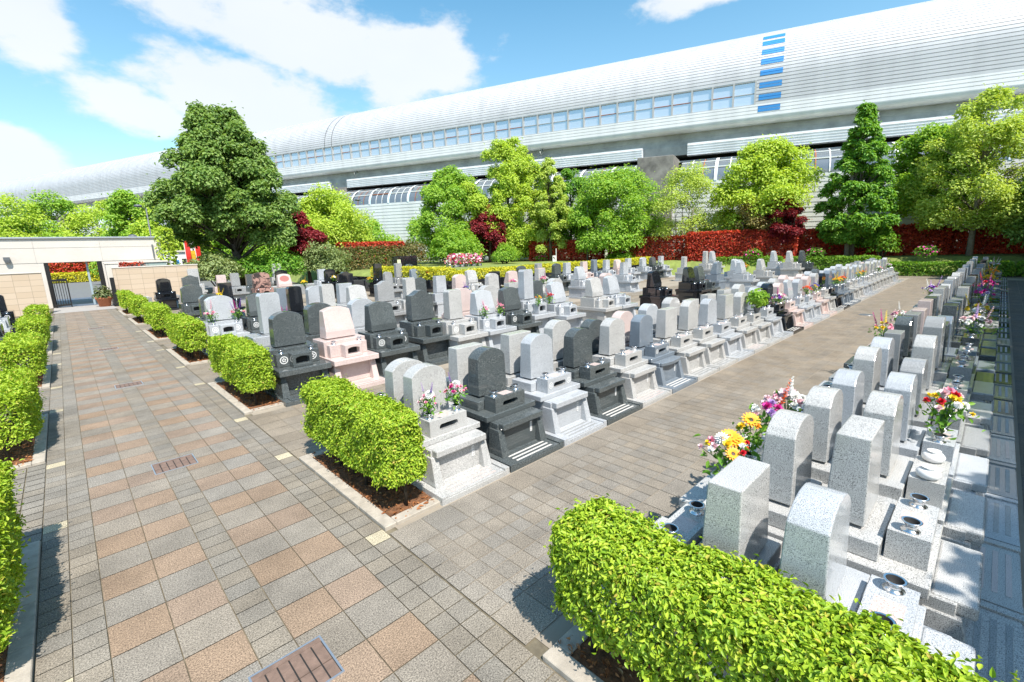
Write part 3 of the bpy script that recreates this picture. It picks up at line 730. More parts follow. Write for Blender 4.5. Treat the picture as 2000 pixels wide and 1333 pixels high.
def large_grave(code, x, y, face, label, group, zs=1.0, wk=1.0, crest=True, oval=False, step=False):
    """bigger plot with full-width table, base stone, incense box and vase block; 1.0 x 1.55 m"""
    c, s = code[0], code[1]; m = G[c]
    r = empty('gravestone', (x, y, 0), 0 if face < 0 else math.pi, (1, 1, zs)); tag(r, label, 'gravestone', group)
    def slab():
        b = MB(); b.box(-.505, .505, 0, 1.5, -.02, .08); b.box(-.40, .40, .03, .24, .08, .10)
        return b.mesh('ground_slab', m, bevel=.006)
    ob('ground_slab', cached(('Lsl', c), slab), r)
    def plinth():
        b = MB(); b.box(-.43, .43, .42, 1.42, .081, .495)
        for sx in (-1, 1):
            x0, x1 = sorted((sx * .46, sx * .33)); t0, t1 = sorted((sx * .44, sx * .34))
            b.hexa([(x0, .24, .081), (x1, .24, .081), (x1, .60, .081), (x0, .60, .081), (t0, .34, .495), (t1, .34, .495), (t1, .60, .495), (t0, .60, .495)])
        return b.mesh('plinth', m, bevel=.006)
    ob('plinth', cached(('Lpl', c), plinth), r)
    def table():
        b = MB(); b.box(-.48, .48, .21, 1.44, .496, .605); return b.mesh('table_slab', m, bevel=.008)
    ob('table_slab', cached(('Ltb', c), table), r)
    def vb():
        b = MB(); b.box(-.40, .40, .56, .72, .606, .86); b.box(-.45, .45, .721, 1.30, .606, .925); b.box(-.27 * wk, .27 * wk, .90, 1.2, .925, .945, 1)
        return b.mesh('headstone_base', [m, M['dark']], bevel=.007)
    hb = ob('headstone_base', cached(('Lvb', c, wk), vb), r)
    if crest:
        def cr():
            b = MB(); crest_disc(b, 0, 0, 0, .075)
            return b.mesh('crest', M['crest'])
        for sx in (-.27, .27): ob('crest', cached('crestL', cr), hb, (sx, .558, .735))
    def inc():
        b = slotted_block(.36, .33, .558, .606, .865, m, (.25, .14), True)
        return b.mesh('incense_box', [m, M['dark'], m], bevel=.008)
    ob('incense_box', cached(('Lin', c), inc), r)
    for sx in (-.28, .28): ob('flower_vase', vase_mesh(), r, (sx, .64, .86))
    w = {'t': .40, 'l': .64, 'a': .60, 'w': .64, 'f': .50}[s] * wk; h = {'l': .64, 'a': .66, 't': .74, 'w': .70, 'f': .66}[s]
    hs = ob('headstone', headstone_mesh(SHAPE[s], w, h, .34 if s == 'l' else .28, s == 'l', m, c), r, (0, .88, .945))
    if oval:
        b = MB(); n = 24; b.add([(.24 * math.cos(6.283 * i / n), .0, .40 + .15 * math.sin(6.283 * i / n)) for i in range(n)], [tuple(range(n))]); 
        mo = b.mesh('oval_inlay', M['oval'])
        for v in mo.vertices: v.co.y = (v.co.z - .14) / .5 * .34 * .42 - .004
        ob('oval_inlay', mo, hs)
    return r

def fill(n, special, default):
    q = random.Random(99); out = []
    for i in range(n):
        out.append(special[i] if i < len(special) and special[i] else q.choice(default))
    return out
PX = 1.02
def lab(code, i, where): return f'{CN[code[0]]} {SN[code[1]]} gravestone, {ORD[i]} from the hedge {where}'
# front row (faces the wide path)
A = fill(33, ['La', 'Da', 'Sa', 'Da', 'La', 'Ga', 'Lf', 'La', 'Sa', 'Lf', 'La', 'Sa', 'Ka', 'Pa', 'Sl', 'Sa', 'Pa', 'La', 'Ka', 'Ga', 'Ga', 'Lf', 'La'], ['La', 'La', 'Pa', 'Sa', 'Lf', 'Pa', 'Sf'])
for i, c in enumerate(A):
    small_grave(c, 3.05 + PX * i, 3.83, -1, lab(c, i, 'in the front row facing the path'), 'gravestones of the front row', curved=(i in (5, 11, 12)), crest=(i in (5, 2, 9)), zs=1.0 + .03 * ((i * 7) % 5 - 2) / 2)
A2 = fill(33, ['La', 'Lf', 'Lf', 'La', 'Da', 'Pa', 'Sa', 'La', 'Lf', 'Lf', 'Lf', 'La', 'Sf', 'Sa', 'La', 'Pa'], ['La', 'Sa', 'Lf', 'Pa', 'Da', 'Sf', 'Lf'])
for i, c in enumerate(A2):
    small_grave(c, 3.05 + PX * i, 6.2, 1, lab(c, i, 'in the row behind the front row'), 'gravestones behind the front row', zs=.97 + .03 * ((i * 5) % 4))
# across the path
B = fill(36, ['Lf', 'La', 'La', 'Sa', 'La', 'Sa', 'Mf', 'Da', 'Mf', 'Pf', 'Pf', 'Df', 'Lf', 'Lf', 'Mf', 'La', 'Sf', 'Lt', 'Mf', 'La'], ['Lf', 'Sf', 'Mf', 'Lf', 'Df', 'La'])
for i, c in enumerate(B):
    small_grave(c, 2.9 + PX * i, 1.94, 1, lab(c, i, 'in the row across the path'), 'gravestones across the path', zs=.95 + .03 * ((i * 5) % 3), wk={7: .9, 6: .8}.get(i, 1))
B2 = fill(36, ['Sa', 'Lf', 'La', 'Sa', 'Ma', 'La', 'Ma', 'Df', 'Ga', 'Df', 'Gf', 'Mf', 'Df', 'Lf', 'Df', 'Gf', 'Kf', 'Mf'], ['Df', 'Gf', 'Lf', 'Kf', 'Mf', 'Df'])
for i, c in enumerate(B2):
    small_grave(c, 2.9 + PX * i, -.42, -1, lab(c, i, 'in the shaded outermost row'), 'gravestones of the outermost row', zs=.95 + .03 * ((i * 3) % 4) + (.12 if i == 6 else 0), crest=False, white_vases=(i == 2))
# second block
Cc = {0: 'Da', 1: 'Pl', 2: 'Dl', 3: 'Dw', 4: 'Lt', 5: 'Sl', 6: 'Ml', 7: 'St', 8: 'Sl', 10: 'Ll', 11: 'Sl', 14: 'Kl', 17: 'Kl', 18: 'Dl', 23: 'Sl', 26: 'Ll'}
for i, c in Cc.items():
    large_grave('D' + c[1] if i == 6 else c, 3.05 + PX * i + (.25 if i == 3 else 0), 8.62 + (.35 if i in (3, 7) else 0), -1, lab('D' + c[1] if i == 6 else c, i, 'in the second block front line'), 'gravestones of the second block', zs={7: 1.2, 3: 1.05}.get(i, 1), crest=i in (0, 2, 5, 6, 8, 4, 11))
C2 = {0: 'St', 1: 'Da', 2: 'Sa', 5: 'Pa', 6: 'La', 7: 'Lf', 8: 'Da', 9: 'La', 12: 'Pa', 22: 'Gl', 25: 'Sl'}
for i, c in C2.items():
    large_grave(c, 3.05 + PX * i, 11.62, 1, lab(c, i, 'in the second block back line'), 'gravestones of the second block', zs={0: 1.14}.get(i, 1))
# third block
E1 = {0: 'Sa', 1: 'Dl', 2: 'Kt', 3: 'Lt', 4: 'Ll', 5: 'Mw', 6: 'Lt', 10: 'La', 13: 'Lf', 16: 'Sl', 20: 'Sf'}
for i, c in E1.items():
    large_grave(c, 3.05 + PX * i + (.0), 14.0, -1, lab(c, i, 'in the third block front line'), 'gravestones of the third block', zs=1.02, wk=1.15 if i == 0 else 1)
E2 = {0: 'Da', 2: 'Gf', 3: 'Sa', 4: 'Sf', 7: 'Da', 8: 'Sf', 9: 'Pa', 11: 'Kf', 12: 'Pl', 14: 'Pf'}
for i, c in E2.items():
    large_grave(c, 3.05 + PX * i, 17.0, 1, lab(c, i, 'in the third block back line'), 'gravestones of the third block', zs=1.02)
F1 = {12: 'Ll', 15.6: 'Da', 17: 'Mt', 18.6: 'Da', 19.6: 'Sf', 21.3: 'Pf', 22.4: 'Gt', 23.8: 'Sf', 25.2: 'Pl', 26.5: 'Sf', 28.5: 'Sa', 30: 'Dl', 31.2: 'Sf'}
for k, (i, c) in enumerate(F1.items()):
    large_grave(c, 3.05 + PX * i, 17.9, -1, f'{CN[c[0]]} {SN[c[1]]} gravestone, {ORD[k]} from the walkway side along the yellow hedge', 'gravestones along the yellow hedge', zs=1.02)
# scattered plots towards the gate, and on raised bases by the far hedge
EX = [(3.6, 21.0, 'Da', 1.02, 1.2, 'wide, behind the third walkway hedge'), (4.9, 21.6, 'Kf', 1.0, 1, 'beside the wide dark stone behind the hedge'), (3.85, 29.8, 'Ka', 1.03, 1.1, 'facing the tan wall near the gate, shining blue'),
      (5.2, 30.6, 'Dw', 1.04, 1.25, 'behind the blue-shining arch near the gate'), (7.3, 30.0, 'Mt', 1.02, 1.1, 'between pink and dark stones near the planted bank'), (6.9, 31.4, 'Pf', 1.0, 1, 'small, in front of the dark planted bank'),
      (8.15, 30.1, 'Df', 1.0, 1, 'beside the brown swirled stone'), (7.3, 25.0, 'Ra', 1.15, 1.35, 'broad with flame-like bands, below the big tree'), (8.6, 25.6, 'Pl', 1.06, 1.1, 'with rose oval inlay, below the big tree'),
      (5.8, 33.0, 'Lt', 1.2, 1.4, 'small white top, in front of the tan wall end'), (11.2, 35.0, 'Lt', 1.22, 1.5, 'small white top, before the shady shrubs'), (11.0, 33.5, 'Ka', 1.03, 1.3, 'beside the white top before the shady shrubs'),
      (12.4, 30.0, 'Sf', 1.04, 1, 'behind the navy-shining stone near the red-tipped hedge'), (11.9, 27.5, 'Ka', 1.08, 1.1, 'shining navy, before the red-tipped hedge'), (11.0, 23.4, 'Kw', 1.03, 1.3, 'broad, beside yellow flowers'),
      (13.9, 25.2, 'Kt', 1.17, 1.2, 'slim, before the red-tipped hedge'), (13.1, 22.6, 'Ma', .98, .8, 'small, between black stones'), (15.2, 25.0, 'Mt', 1.15, 1.1, 'in front of the black monument wall'),
      (17.6, 27.6, 'Da', 1.1, 1, 'beside the black monument wall'), (15.3, 23.2, 'Gl', 1.02, 1.1, 'beside orange flowers, before the dark retaining wall'), (18.2, 42.0, 'Lt', 1.2, 1.5, 'white top under the red-tipped hedge'),
      (31.5, 14.3, 'Lt', 1.0, 1, 'alone on the open paving before the red hedge'), (34.2, 14.0, 'Lt', 1.17, .9, 'on a stepped base before the red hedge'), (37.6, 14.9, 'Sl', 1.2, 1, 'on a stepped base nearest the red hedge'),
      (36.9, 10.2, 'Sl', 1.18, 1, 'rear one of the pair by the low green hedge'), (36.2, 9.0, 'Ll', 1.18, 1, 'front one of the pair by the low green hedge'), (37.6, 8.6, 'Dl', 1.17, 1, 'beside the pale pair by the low green hedge'), (28.3, 9.6, 'Sl', 1.03, 1, 'beside pink and yellow flowers on open paving')]
for x, y, c, zs, wk, wh_ in EX:
    large_grave(c, x, y, -1, f'{CN[c[0]]} {SN[c[1]]} gravestone, {wh_}', 'gravestones of the scattered plots', zs=zs, wk=wk, oval='oval' in wh_, crest=False)
# graves across the walkway at the picture's edge
for i, (y, c) in enumerate(((14.0, 'Ka'), (19.4, 'Da'), (24.8, 'Ka'), (21.9, 'Sa'))):
    large_grave(c, -1.95, y, -1, f'{CN[c[0]]} {SN[c[1]]} gravestone across the walkway, {ORD[i]} beyond its hedges', 'gravestones across the walkway', crest=True)

# ------------------------------------------------------------------ railway viaduct with its curved shelter
DH = np.array([-.3114, .95028]); DN = np.array([.95028, .3114]); LV = 52.0
def vp(t, b, z):
    p = DN * (LV + b) + DH * t
    return (p[0], p[1], z + .018 * t)
def extrude(mb, prof, ta, tb, mi=0, step=None, sm=False, caps=False):
    n = len(prof); ts = [ta, tb] if not step else list(np.linspace(ta, tb, max(2, int(abs(tb - ta) / step))))
    vs = [vp(t, b, z) for t in ts for b, z in prof]; fs = []
    for k in range(len(ts) - 1):
        for i in range(n - 1): fs.append((k * n + i, k * n + i + 1, (k + 1) * n + i + 1, (k + 1) * n + i))
    if caps: fs.append(tuple(range(n))); fs.append(tuple(range(len(ts) * n - 1, (len(ts) - 1) * n - 1, -1)))
    mb.add(vs, fs, mi, sm)
def vbox(mb, t0, t1, b0, b1, z0, z1, mi=0):
    mb.add([vp(t0, b0, z0), vp(t1, b0, z0), vp(t1, b1, z0), vp(t0, b1, z0), vp(t0, b0, z1), vp(t1, b0, z1), vp(t1, b1, z1), vp(t0, b1, z1)],
           [(0, 3, 2, 1), (4, 5, 6, 7), (0, 1, 5, 4), (1, 2, 6, 5), (2, 3, 7, 6), (3, 0, 4, 7)], mi)
def ribbed(path, pitch=.30, groove=.06, depth=.06):
    """resample a (b, z) polyline into lapped ribs"""
    P = [np.array(p, float) for p in path]; out = []
    seg = [np.linalg.norm(P[i + 1] - P[i]) for i in range(len(P) - 1)]; tot = sum(seg)
    def at(s):
        for i, l in enumerate(seg):
            if s <= l or i == len(seg) - 1:
                d = (P[i + 1] - P[i]) / l; return P[i] + d * s, np.array([d[1], -d[0]])
            s -= l
    s = 0
    while s < tot - 1e-6:
        e = min(s + pitch - groove, tot); g = min(s + pitch, tot)
        for q, o in ((s, 0), (e, 0), (e + .004, depth), (g - .004, depth)):
            if q > tot: continue
            p, n = at(min(q, tot)); out.append(tuple(p + n * o))
        s += pitch
    p, n = at(tot); out.append(tuple(p)); return out
def viaduct():
    root = empty('railway_viaduct', vp(30, 0, 0)); o = Vector(root.location)
    tag(root, 'long elevated railway viaduct under a curved white ribbed metal shelter', 'viaduct')
    def part(name, mb, mats, parent=root, bevel=0):
        me = mb.mesh(name, mats, bevel); me.transform(Matrix.Translation(-o))
        return ob(name, me, parent)
    T0, T1 = -60, 235
    zb, zt, TW0, TW1 = 14.95, 17.05, 1.4, 71.75
    nose = [(1.3, 13.42), (.55, 13.40), (.22, 13.48), (.05, 13.66), (0, 13.9)]
    arc = [(8 - 8 * math.cos(a), zt + 6 * math.sin(a)) for a in np.linspace(0, R(115), 160)]
    m = MB(); extrude(m, nose, T0, T1, sm=True); extrude(m, ribbed([(0, 13.9), (0, zb)]), T0, T1)
    part('lower_cladding', m, M['clad'])
    m = MB(); extrude(m, ribbed(arc), T0, T1)
    for ta, tb in ((T0, TW0), (TW1, T1)): extrude(m, ribbed([(0, zb), (0, zt)]), ta, tb)
    part('roof_cladding', m, M['roofclad'])
    m = MB()
    for t in (56.9, 58.3): extrude(m, [(b - .03, z) for b, z in arc[:96]], t, t + .10)
    part('joint_strip', m, M['polegrey'])
    # blue panels, two ribs each
    full = [(0, zb - .6)] + [(0, zt)] + arc[1:]
    for z0 in (14.28, 15.28, 16.3, 17.3, 18.3, 19.25, 20.2, 21.0):
        if z0 < zt - .2: pth = [(-.02, z0), (-.02, z0 + .5)]
        else: pth = [(b - .03, z + .01) for b, z in arc if z0 <= z <= z0 + (.55 if z0 < 20.5 else .42)] 
        if len(pth) > 1:
            m = MB(); extrude(m, ribbed(pth, .25, .045, .03), -.62, 1.18); part('blue_panel', m, M['blue'])
    # window band
    nW = 38; w = (TW1 - TW0) / nW
    for i in range(nW):
        t = TW0 + w * i; q = random.Random(i)
        m = MB(); vbox(m, t, t + .16, .0, .16, zb, zt); vbox(m, t + .16, t + w, .02, .16, zb, zb + .06); vbox(m, t + .16, t + w, .02, .16, zt - .10, zt)
        h = zb + (zt - zb) * .48
        vbox(m, t + .16, t + w, .10, .17, h - .03, h + .03, 1 if q.random() < .45 else 0)
        f = part('window', m, [M['frame'], M['rustframe']])
        g = MB(); vbox(g, t + .16, t + w, .17, .19, zb + .06, zt - .1); part('pane', g, M['glass'], f)
    m = MB(); vbox(m, TW1, TW1 + .16, 0, .16, zb, zt); part('end_post', m, M['frame'])
    # concrete girder
    m = MB(); extrude(m, [(1.3, 13.42), (1.3, 12.9), (1.0, 12.2), (1.0, 11.3), (6.0, 11.2)], T0, T1)
    part('girder', m, M['concrete'])
    for t in (23.5, 53.2, -8.0):     # drain pipes
        m = MB(); m.tube([vp(t, .9, 13.3), vp(t, .35, 13.0), vp(t - .1, .3, 12.55)], .13, 8); part('drain_pipe', m, M['concrete'])
    # lower ribbed band in lengths between the piers
    for ta, tb in ((-60, 7.3), (11.8, 54.9), (58.8, 100.0), (104, 150), (154, 235)):
        m = MB(); extrude(m, [(1.0, 12.25), (.3, 12.25)] + ribbed([(.3, 12.25), (.3, 11.08)], .23)[::1] + [(.3, 11.08), (1.0, 11.08)], ta, tb, caps=True); part('lower_band', m, M['clad'])
    # piers
    for t in (9.9, 56.9, 102, 152, -42):
        m = MB(); vbox(m, t - 1.75, t + 1.75, -2.4 if t < 20 else -.2, 4, 0, 10.85); vbox(m, t - 1.4, t + 1.4, .6, 4, 10.85, 11.25); part('pier', m, M['pier'], bevel=.03)
    # lower enclosure: ribbed wall, arched glazing and a near-black sheet painting the shade under the girder
    m = MB(); extrude(m, ribbed([(-2, 0.0), (-2, 8.25)], .42, .10, .09), T0, T1); part('lower_wall', m, M['clad'])
    m = MB(); extrude(m, [(.9, 10.62), (5.9, 10.75), (5.9, 11.2)], T0, T1); part('shade_liner', m, M['dark'])
    gl = [(-2 + 2.9 * (1 - math.cos(a)), 8.25 + 2.35 * math.sin(a)) for a in np.linspace(0, R(90), 9)]
    m = MB(); vbox(m, T0, T1, .75, .95, 10.55, 10.68); part('top_rail', m, M['frame'])
    t = -40.0; k = 0
    while t < 85:
        wd = 3.4; q = random.Random(k + 5); k += 1
        if not (7.0 < t + wd / 2 < 12.2):
            m = MB()
            extrude(m, [(b - .06, z + .04) for b, z in gl], t, t + .28); extrude(m, [(b - .02, z + .01) for b, z in gl], t + 1.24, t + 1.34, 1 if q.random() < .2 else 0); extrude(m, [(b - .02, z + .01) for b, z in gl], t + 2.3, t + 2.40, 1 if q.random() < .2 else 0)
            b_, z_ = gl[3]; vbox(m, t + .28, t + wd, b_ - .05, b_ + .03, z_ - .06, z_ + .06, 1 if q.random() < .25 else 0)
            b_, z_ = gl[5]; vbox(m, t + .28, t + wd, b_ - .05, b_ + .03, z_ - .05, z_ + .05)
            f = part('glazed_bay', m, [M['white'], M['rustframe']])
            g = MB(); extrude(g, [(b + .04, z - .03) for b, z in gl], t + .28, t + wd, sm=True); part('pane', g, M['greyglass'], f)
        t += wd
viaduct()

# ------------------------------------------------------------------ gate building and walls
def gate():
    r = empty('gate_building', (1.0, 38.5, 0)); tag(r, 'low beige flat-roofed gate building with an opening over the walkway', 'building')
    X = lambda a: a - 1.0; Yv = lambda a: a - 38.5
    b = MB(); b.box(X(-8), X(5.05), Yv(38.5), Yv(42.5), 2.64, 4.02)
    b.build('lintel_block', M['beige'], r, bevel=.01)
    b = MB(); b.box(X(-8), X(-.62), Yv(38.52), Yv(42.4), 0, 2.638); b.box(X(1.95), X(5.0), Yv(38.52), Yv(42.4), 0, 2.638); b.build('wall', M['beige'], r)
    b = MB(); b.box(X(-8.1), X(5.12), Yv(38.4), Yv(42.6), 4.022, 4.11); b.build('roof', M['roofedge'], r, bevel=.008)
    b = MB(); b.box(X(-8), X(5.05), Yv(38.490), Yv(38.499), 3.49, 3.52)
    for x in (-.9, 2.0): b.box(X(x), X(x + .025), Yv(38.490), Yv(38.499), 2.64, 4.02)
    b.build('plaster_joint', M['beigeline'], r)
    b = MB(); b.box(X(-2.15), X(-1.9), Yv(38.28), Yv(38.498), 2.85, 3.02); b.hexa([(X(-2.1), Yv(38.3), 2.72), (X(-1.95), Yv(38.3), 2.72), (X(-1.95), Yv(38.498), 2.72), (X(-2.1), Yv(38.498), 2.72), (X(-2.15), Yv(38.28), 2.849), (X(-1.9), Yv(38.28), 2.849), (X(-1.9), Yv(38.498), 2.849), (X(-2.15), Yv(38.498), 2.849)])
    b.build('wall_lamp', M['polegrey'], r)
    b = MB(); b.box(X(1.2), X(1.30), Yv(38.9), Yv(39.0), 0, 2.64); b.build('door_post', M['paleblue'], r)
    for u, v in ((1.72, 1.94), (-.6, -.42)):
        b = MB(); b.box(X(u), X(v), Yv(38.54), Yv(38.78), 0, 2.63); b.build('gate_pillar', M['blackmetal'], r, bevel=.01)
    b = MB(); b.box(X(4.55), X(4.63), Yv(38.42), Yv(38.498), 2.75, 3.6); b.build('downpipe', M['polegrey'], r)
    g = empty('sliding_gate', (-.1, 38.3, 0)); tag(g, 'black barred sliding gate pushed half open in the gateway', 'gate')
    b = MB(); b.box(-.42, .32, -.03, .03, 1.55, 1.68); b.box(-.42, .32, -.03, .03, .10, .2); b.box(.26, .32, -.035, .035, .03, 1.72); b.box(-.42, -.36, -.035, .035, .03, 1.72); b.build('frame', M['blackmetal'], g, bevel=.005)
    b = MB()
    for k in range(5): b.box(-.28 + .11 * k, -.25 + .11 * k, -.015, .015, .2, 1.55)
    b.build('bar', M['blackmetal'], g)
    def wall(nm, x0, x1, y, h, t, label, cap):
        w = empty(nm, ((x0 + x1) / 2, y, 0)); tag(w, label, 'wall'); l = (x1 - x0) / 2
        b = MB(); b.box(-l, l, 0, t, 0, h); b.build('wall_body', M['tan'], w)
        b = MB(); b.box(-l - .03, l + .03, -.03, t + .03, h + .002, h + .06); b.build('coping', M[cap], w, bevel=.008)
    wall('boundary_wall', -9, -.72, 34.6, 2.14, .25, 'tan tiled boundary wall on the near side of the gate, behind the end hedge', 'beige')
    wall('boundary_wall', 2.25, 6.55, 36.6, 2.2, .25, 'tan tiled boundary wall running from the gate towards the big tree', 'beige')
    p = empty('gate_pier', (2.3, 37.3, 0)); tag(p, 'square beige pier between gateway and tan wall', 'pier')
    b = MB(); b.box(-.3, .3, -.3, .3, 0, 2.45); b.build('shaft', M['beige'], p, bevel=.01); b = MB(); b.box(-.34, .34, -.34, .34, 2.452, 2.55); b.build('cap', M['beige'], p, bevel=.01)
    k = empty('storage_box', (4.1, 38.0, 0)); tag(k, 'grey-green storage box with flat lid behind the tan wall', 'box')
    b = MB(); b.box(-.98, .98, -.3, .3, 0, 2.46); b.build('body', plain('grey_green_metal', (.33, .40, .37), .5), k); b = MB(); b.box(-1.05, 1.05, -.36, .36, 2.462, 2.56); b.build('lid', M['beige'], k, bevel=.01); b = MB(); b.box(.0, .02, -.304, -.3005, .2, 2.4); b.build('door_seam', M['polegrey'], k)
    p = empty('signboard', (2.12, 36.1, 0)); tag(p, 'narrow black upright board beside the terracotta pot', 'signboard'); b = MB(); b.box(-.1, .1, -.05, .05, .05, 1.68); b.build('board', M['blackmetal'], p, bevel=.01); b = MB(); b.box(-.14, .14, -.14, .14, 0, .049); b.build('foot', M['blackmetal'], p)
    sheet('gateway_floor', -.6, 1.95, 38.5, 47, .012, M['shade_slab']); sheet('step_band', -.6, 2.0, 34.3, 38.49, .006, plain('grey_step', (.34, .32, .30), .8, var=.1))
    sheet('road', -60, 60, 47.01, 81.3, .008, M['asphalt'])
    t = empty('terracotta_pot', (1.62, 36.6, 0)); tag(t, 'terracotta pot with a leafy flowering plant beside the gateway', 'flower pot')
    b = MB(); b.lathe([(.26, 0), (.36, .44), (.41, .45), (.41, .56), (.37, .565), (.35, .48), (.05, .47)], n=20); b.build('pot', M['terra'], t)
    d = unit(420); d[:, 2] = np.abs(d[:, 2]); P = d * np.array([.5, .5, .75]) * rng.uniform(.3, 1, (420, 1)) + np.array([0, 0, .5])
    ob('plant', leaf_mesh('plant', P, d + np.array([0, 0, .4]), .16, LF['pot']), t)
    b = MB()
    for i in range(8): a = i * .8; b.tube([(0, 0, .45), (.2 * math.cos(a), .2 * math.sin(a), .8), (.32 * math.cos(a), .32 * math.sin(a), 1.1 + .05 * (i % 3))], [.015, .012, .006], 5)
    b.build('stems', M['twig'], t)
gate()
def car():
    r = empty('parked_car', (-3.15, 51.5, 0), R(4)); tag(r, 'white car parked on the road beyond the gateway', 'car')
    b = MB(); pr = [(-2.1, .35), (2.1, .35), (2.12, .75), (1.95, .92), (1.1, 1.0), (.5, 1.45), (-1.2, 1.48), (-1.95, 1.02), (-2.12, .8)]
    b.prism([(x, -.85, z) for x, z in pr], [(x, .85, z) for x, z in pr]); b.build('body', M['white'], r, bevel=.06, seg=2)
    b = MB(); pr = [(.98, 1.03), (.46, 1.40), (-1.12, 1.42), (-1.6, 1.06)]; b.prism([(x, -.862, z) for x, z in pr], [(x, .862, z) for x, z in pr]); b.build('window', M['greyglass'], r)
    for x in (-1.3, 1.3):
        for y in (-.78, .78):
            b = MB(); b.lathe([(.30, -.09), (.32, -.07), (.32, .07), (.30, .09)], n=18); me = b.mesh('wheel', M['blackmetal']); me.transform(Matrix.Rotation(R(90), 4, 'X')); ob('wheel', me, r, (x, y, .32))
car()
def kiosk():
    r = empty('kiosk', (8.0, 52, 0)); tag(r, 'small white flat-roofed kiosk with dark opening behind the wall', 'kiosk')
    b = MB(); b.box(-1.1, 1.1, 0, 2, 0, 3.2); b.build('wall', M['white'], r); b = MB(); b.box(-1.2, 1.2, -.15, 2.1, 3.202, 3.34); b.build('roof', M['beige'], r, bevel=.01)
    b = MB(); b.box(.2, 1.0, -.01, -.002, 2.0, 2.6); b.build('opening', M['dark'], r); b = MB(); b.box(-.4, -.05, -.2, -.003, 2.1, 2.5); b.build('box', M['blue'], r)
kiosk()
for i, (x, m, nm, y) in enumerate(((8.25, 'red', 'red upright banner on a thin pole, nearest the kiosk', 49.0), (8.62, 'yellow', 'white and yellow upright banner between two red ones', 49.2), (9.0, 'red', 'red upright banner on a thin pole, beside the dark tree', 49.0))):
    r = empty('banner', (x, y, 0), R(-12)); tag(r, nm, 'banner', 'upright banners behind the wall')
    b = MB(); b.tube([(-.16, 0, 0), (-.19, 0, 4.4)], .018, 6); b.tube([(-.19, 0, 4.35), (.2, 0, 4.35)], .012, 6); b.build('pole', M['white'], r)
    b = MB(); n = 8
    vs = []; 
    for k in range(n + 1):
        z = 4.32 - 2.1 * k / n; o = .03 * math.sin(k * .9 + i); vs += [(-.17, o - .004, z), (.19, o * 1.6 - .004, z), (.19, o * 1.6 + .004, z), (-.17, o + .004, z)]
    b.add(vs, [q for k in range(n) for q in ((4 * k, 4 * k + 1, 4 * k + 5, 4 * k + 4), (4 * k + 2, 4 * k + 3, 4 * k + 7, 4 * k + 6), (4 * k + 1, 4 * k + 2, 4 * k + 6, 4 * k + 5), (4 * k + 3, 4 * k, 4 * k + 4, 4 * k + 7))])
    for k in range(len(b.mi)):
        if m == 'yellow' and k < 16: b.mi[k] = 1
        elif m == 'red' and (k // 4) % 3 == 1: b.mi[k] = 0
    b.build('cloth', [M[m], M['white']], r)
# lamps
def lamp(x, y, z0, h, label, arm=0.0):
    r = empty('street_lamp', (x, y, z0)); tag(r, label, 'street lamp', 'street lamps')
    b = MB(); b.tube([(0, 0, 0), (0, 0, h)], [.075, .05], 8); b.build('pole', M['polegrey'], r)
    if arm:
        b = MB(); b.tube([(0, 0, h - .15), (arm * .5, 0, h), (arm, 0, h + .02)], .03, 6); b.build('arm', M['polegrey'], r)
    b = MB(); b.lathe([(.06, 0), (.26, .05), (.30, .10), (.22, .2), (.05, .24)], n=12); b.build('lamp_head', M['polegrey'], r, (arm, 0, h - .02))
lamp(21.9, 46, 1.3, 6.5, 'grey street lamp with a side arm before the ribbed wall', 1.0)
lamp(34.6, 26, 1.0, 6.2, 'dark post-top lamp between the garden trees')
lamp(6.0, 50, 0, 6.9, 'grey street lamp beside the big dark tree', -.5)
lamp(4.6, 48, 0, 4.4, 'short dark lamp above the gate building roof')
r = empty('direction_sign', (32.8, 28.4, 1.1)); tag(r, 'small white square sign with a black arrow on the lawn', 'sign')
b = MB(); b.box(-.02, .02, .01, .05, 0, .75); b.box(.24, .29, -.02, .03, 0, 1.35); b.build('post', M['white'], r); b = MB(); b.box(-.24, .24, -.02, .009, .18, .72); b.build('panel', M['white'], r)
b = MB(); b.add([(-.17, -.023, .62), (-.17, -.023, .42), (-.03, -.023, .62)], [(0, 1, 2)]); b.add([(-.13, -.023, .55), (.08, -.023, .32), (.14, -.023, .38), (-.07, -.023, .60)], [(0, 1, 2, 3)]); b.build('arrow', M['blackmetal'], r)
# dark retaining wall and black monument wall
r = empty('retaining_wall', (17, 20.2, 0)); tag(r, 'low polished dark retaining wall under the yellow hedge', 'wall')
b = MB(); b.box(-1.8, 19.5, -.12, .1, 0, 1.0); b.box(-1.9, -1.65, .101, 14, 0, 1.0); b.build('wall_body', G['K'], r, bevel=.01)
r = empty('monument_wall', (20.3, 33.5, 0)); tag(r, 'black monument wall with a pale plaque before the red-tipped hedge', 'monument')
b = MB(); b.box(-1.0, 1.1, 0, .4, 0, 2.25); b.build('slab', G['K'], r, bevel=.01); b = MB(); b.box(-.75, -.45, -.012, -.002, 1.5, 2.0); b.build('plaque', plain('pale_plaque', (.7, .7, .45), .6), r); b = MB(); b.box(-1.3, 1.4, -.4, .8, 0, .15); b.build('plinth', G['K'], r)
# rows of low empty plots near the wall
for i in range(12):
    x = 2.9 + i * 1.3 if i < 3 else 10.2 + (i - 3) * 1.1; y = 32.5 if i < 3 else 33.0 + (i % 2) * .0
    if 17 < x < 21: continue
    r = empty('empty_plot', (x, y, 0)); tag(r, f'low unused grave plot with striped slab top, {ORD[i]} from the gate end', 'grave plot', 'unused plots near the planted bank')
    b = MB(); b.box(-.5, .5, -.4, .6, 0, .62); b.build('plinth', G['M'], r, bevel=.01)
    b = MB()
    for k in range(3): b.box(-.4, .4, -.32 + .3 * k, -.12 + .3 * k, .621, .66)
    b.build('slab_top', G['L'], r, bevel=.006)

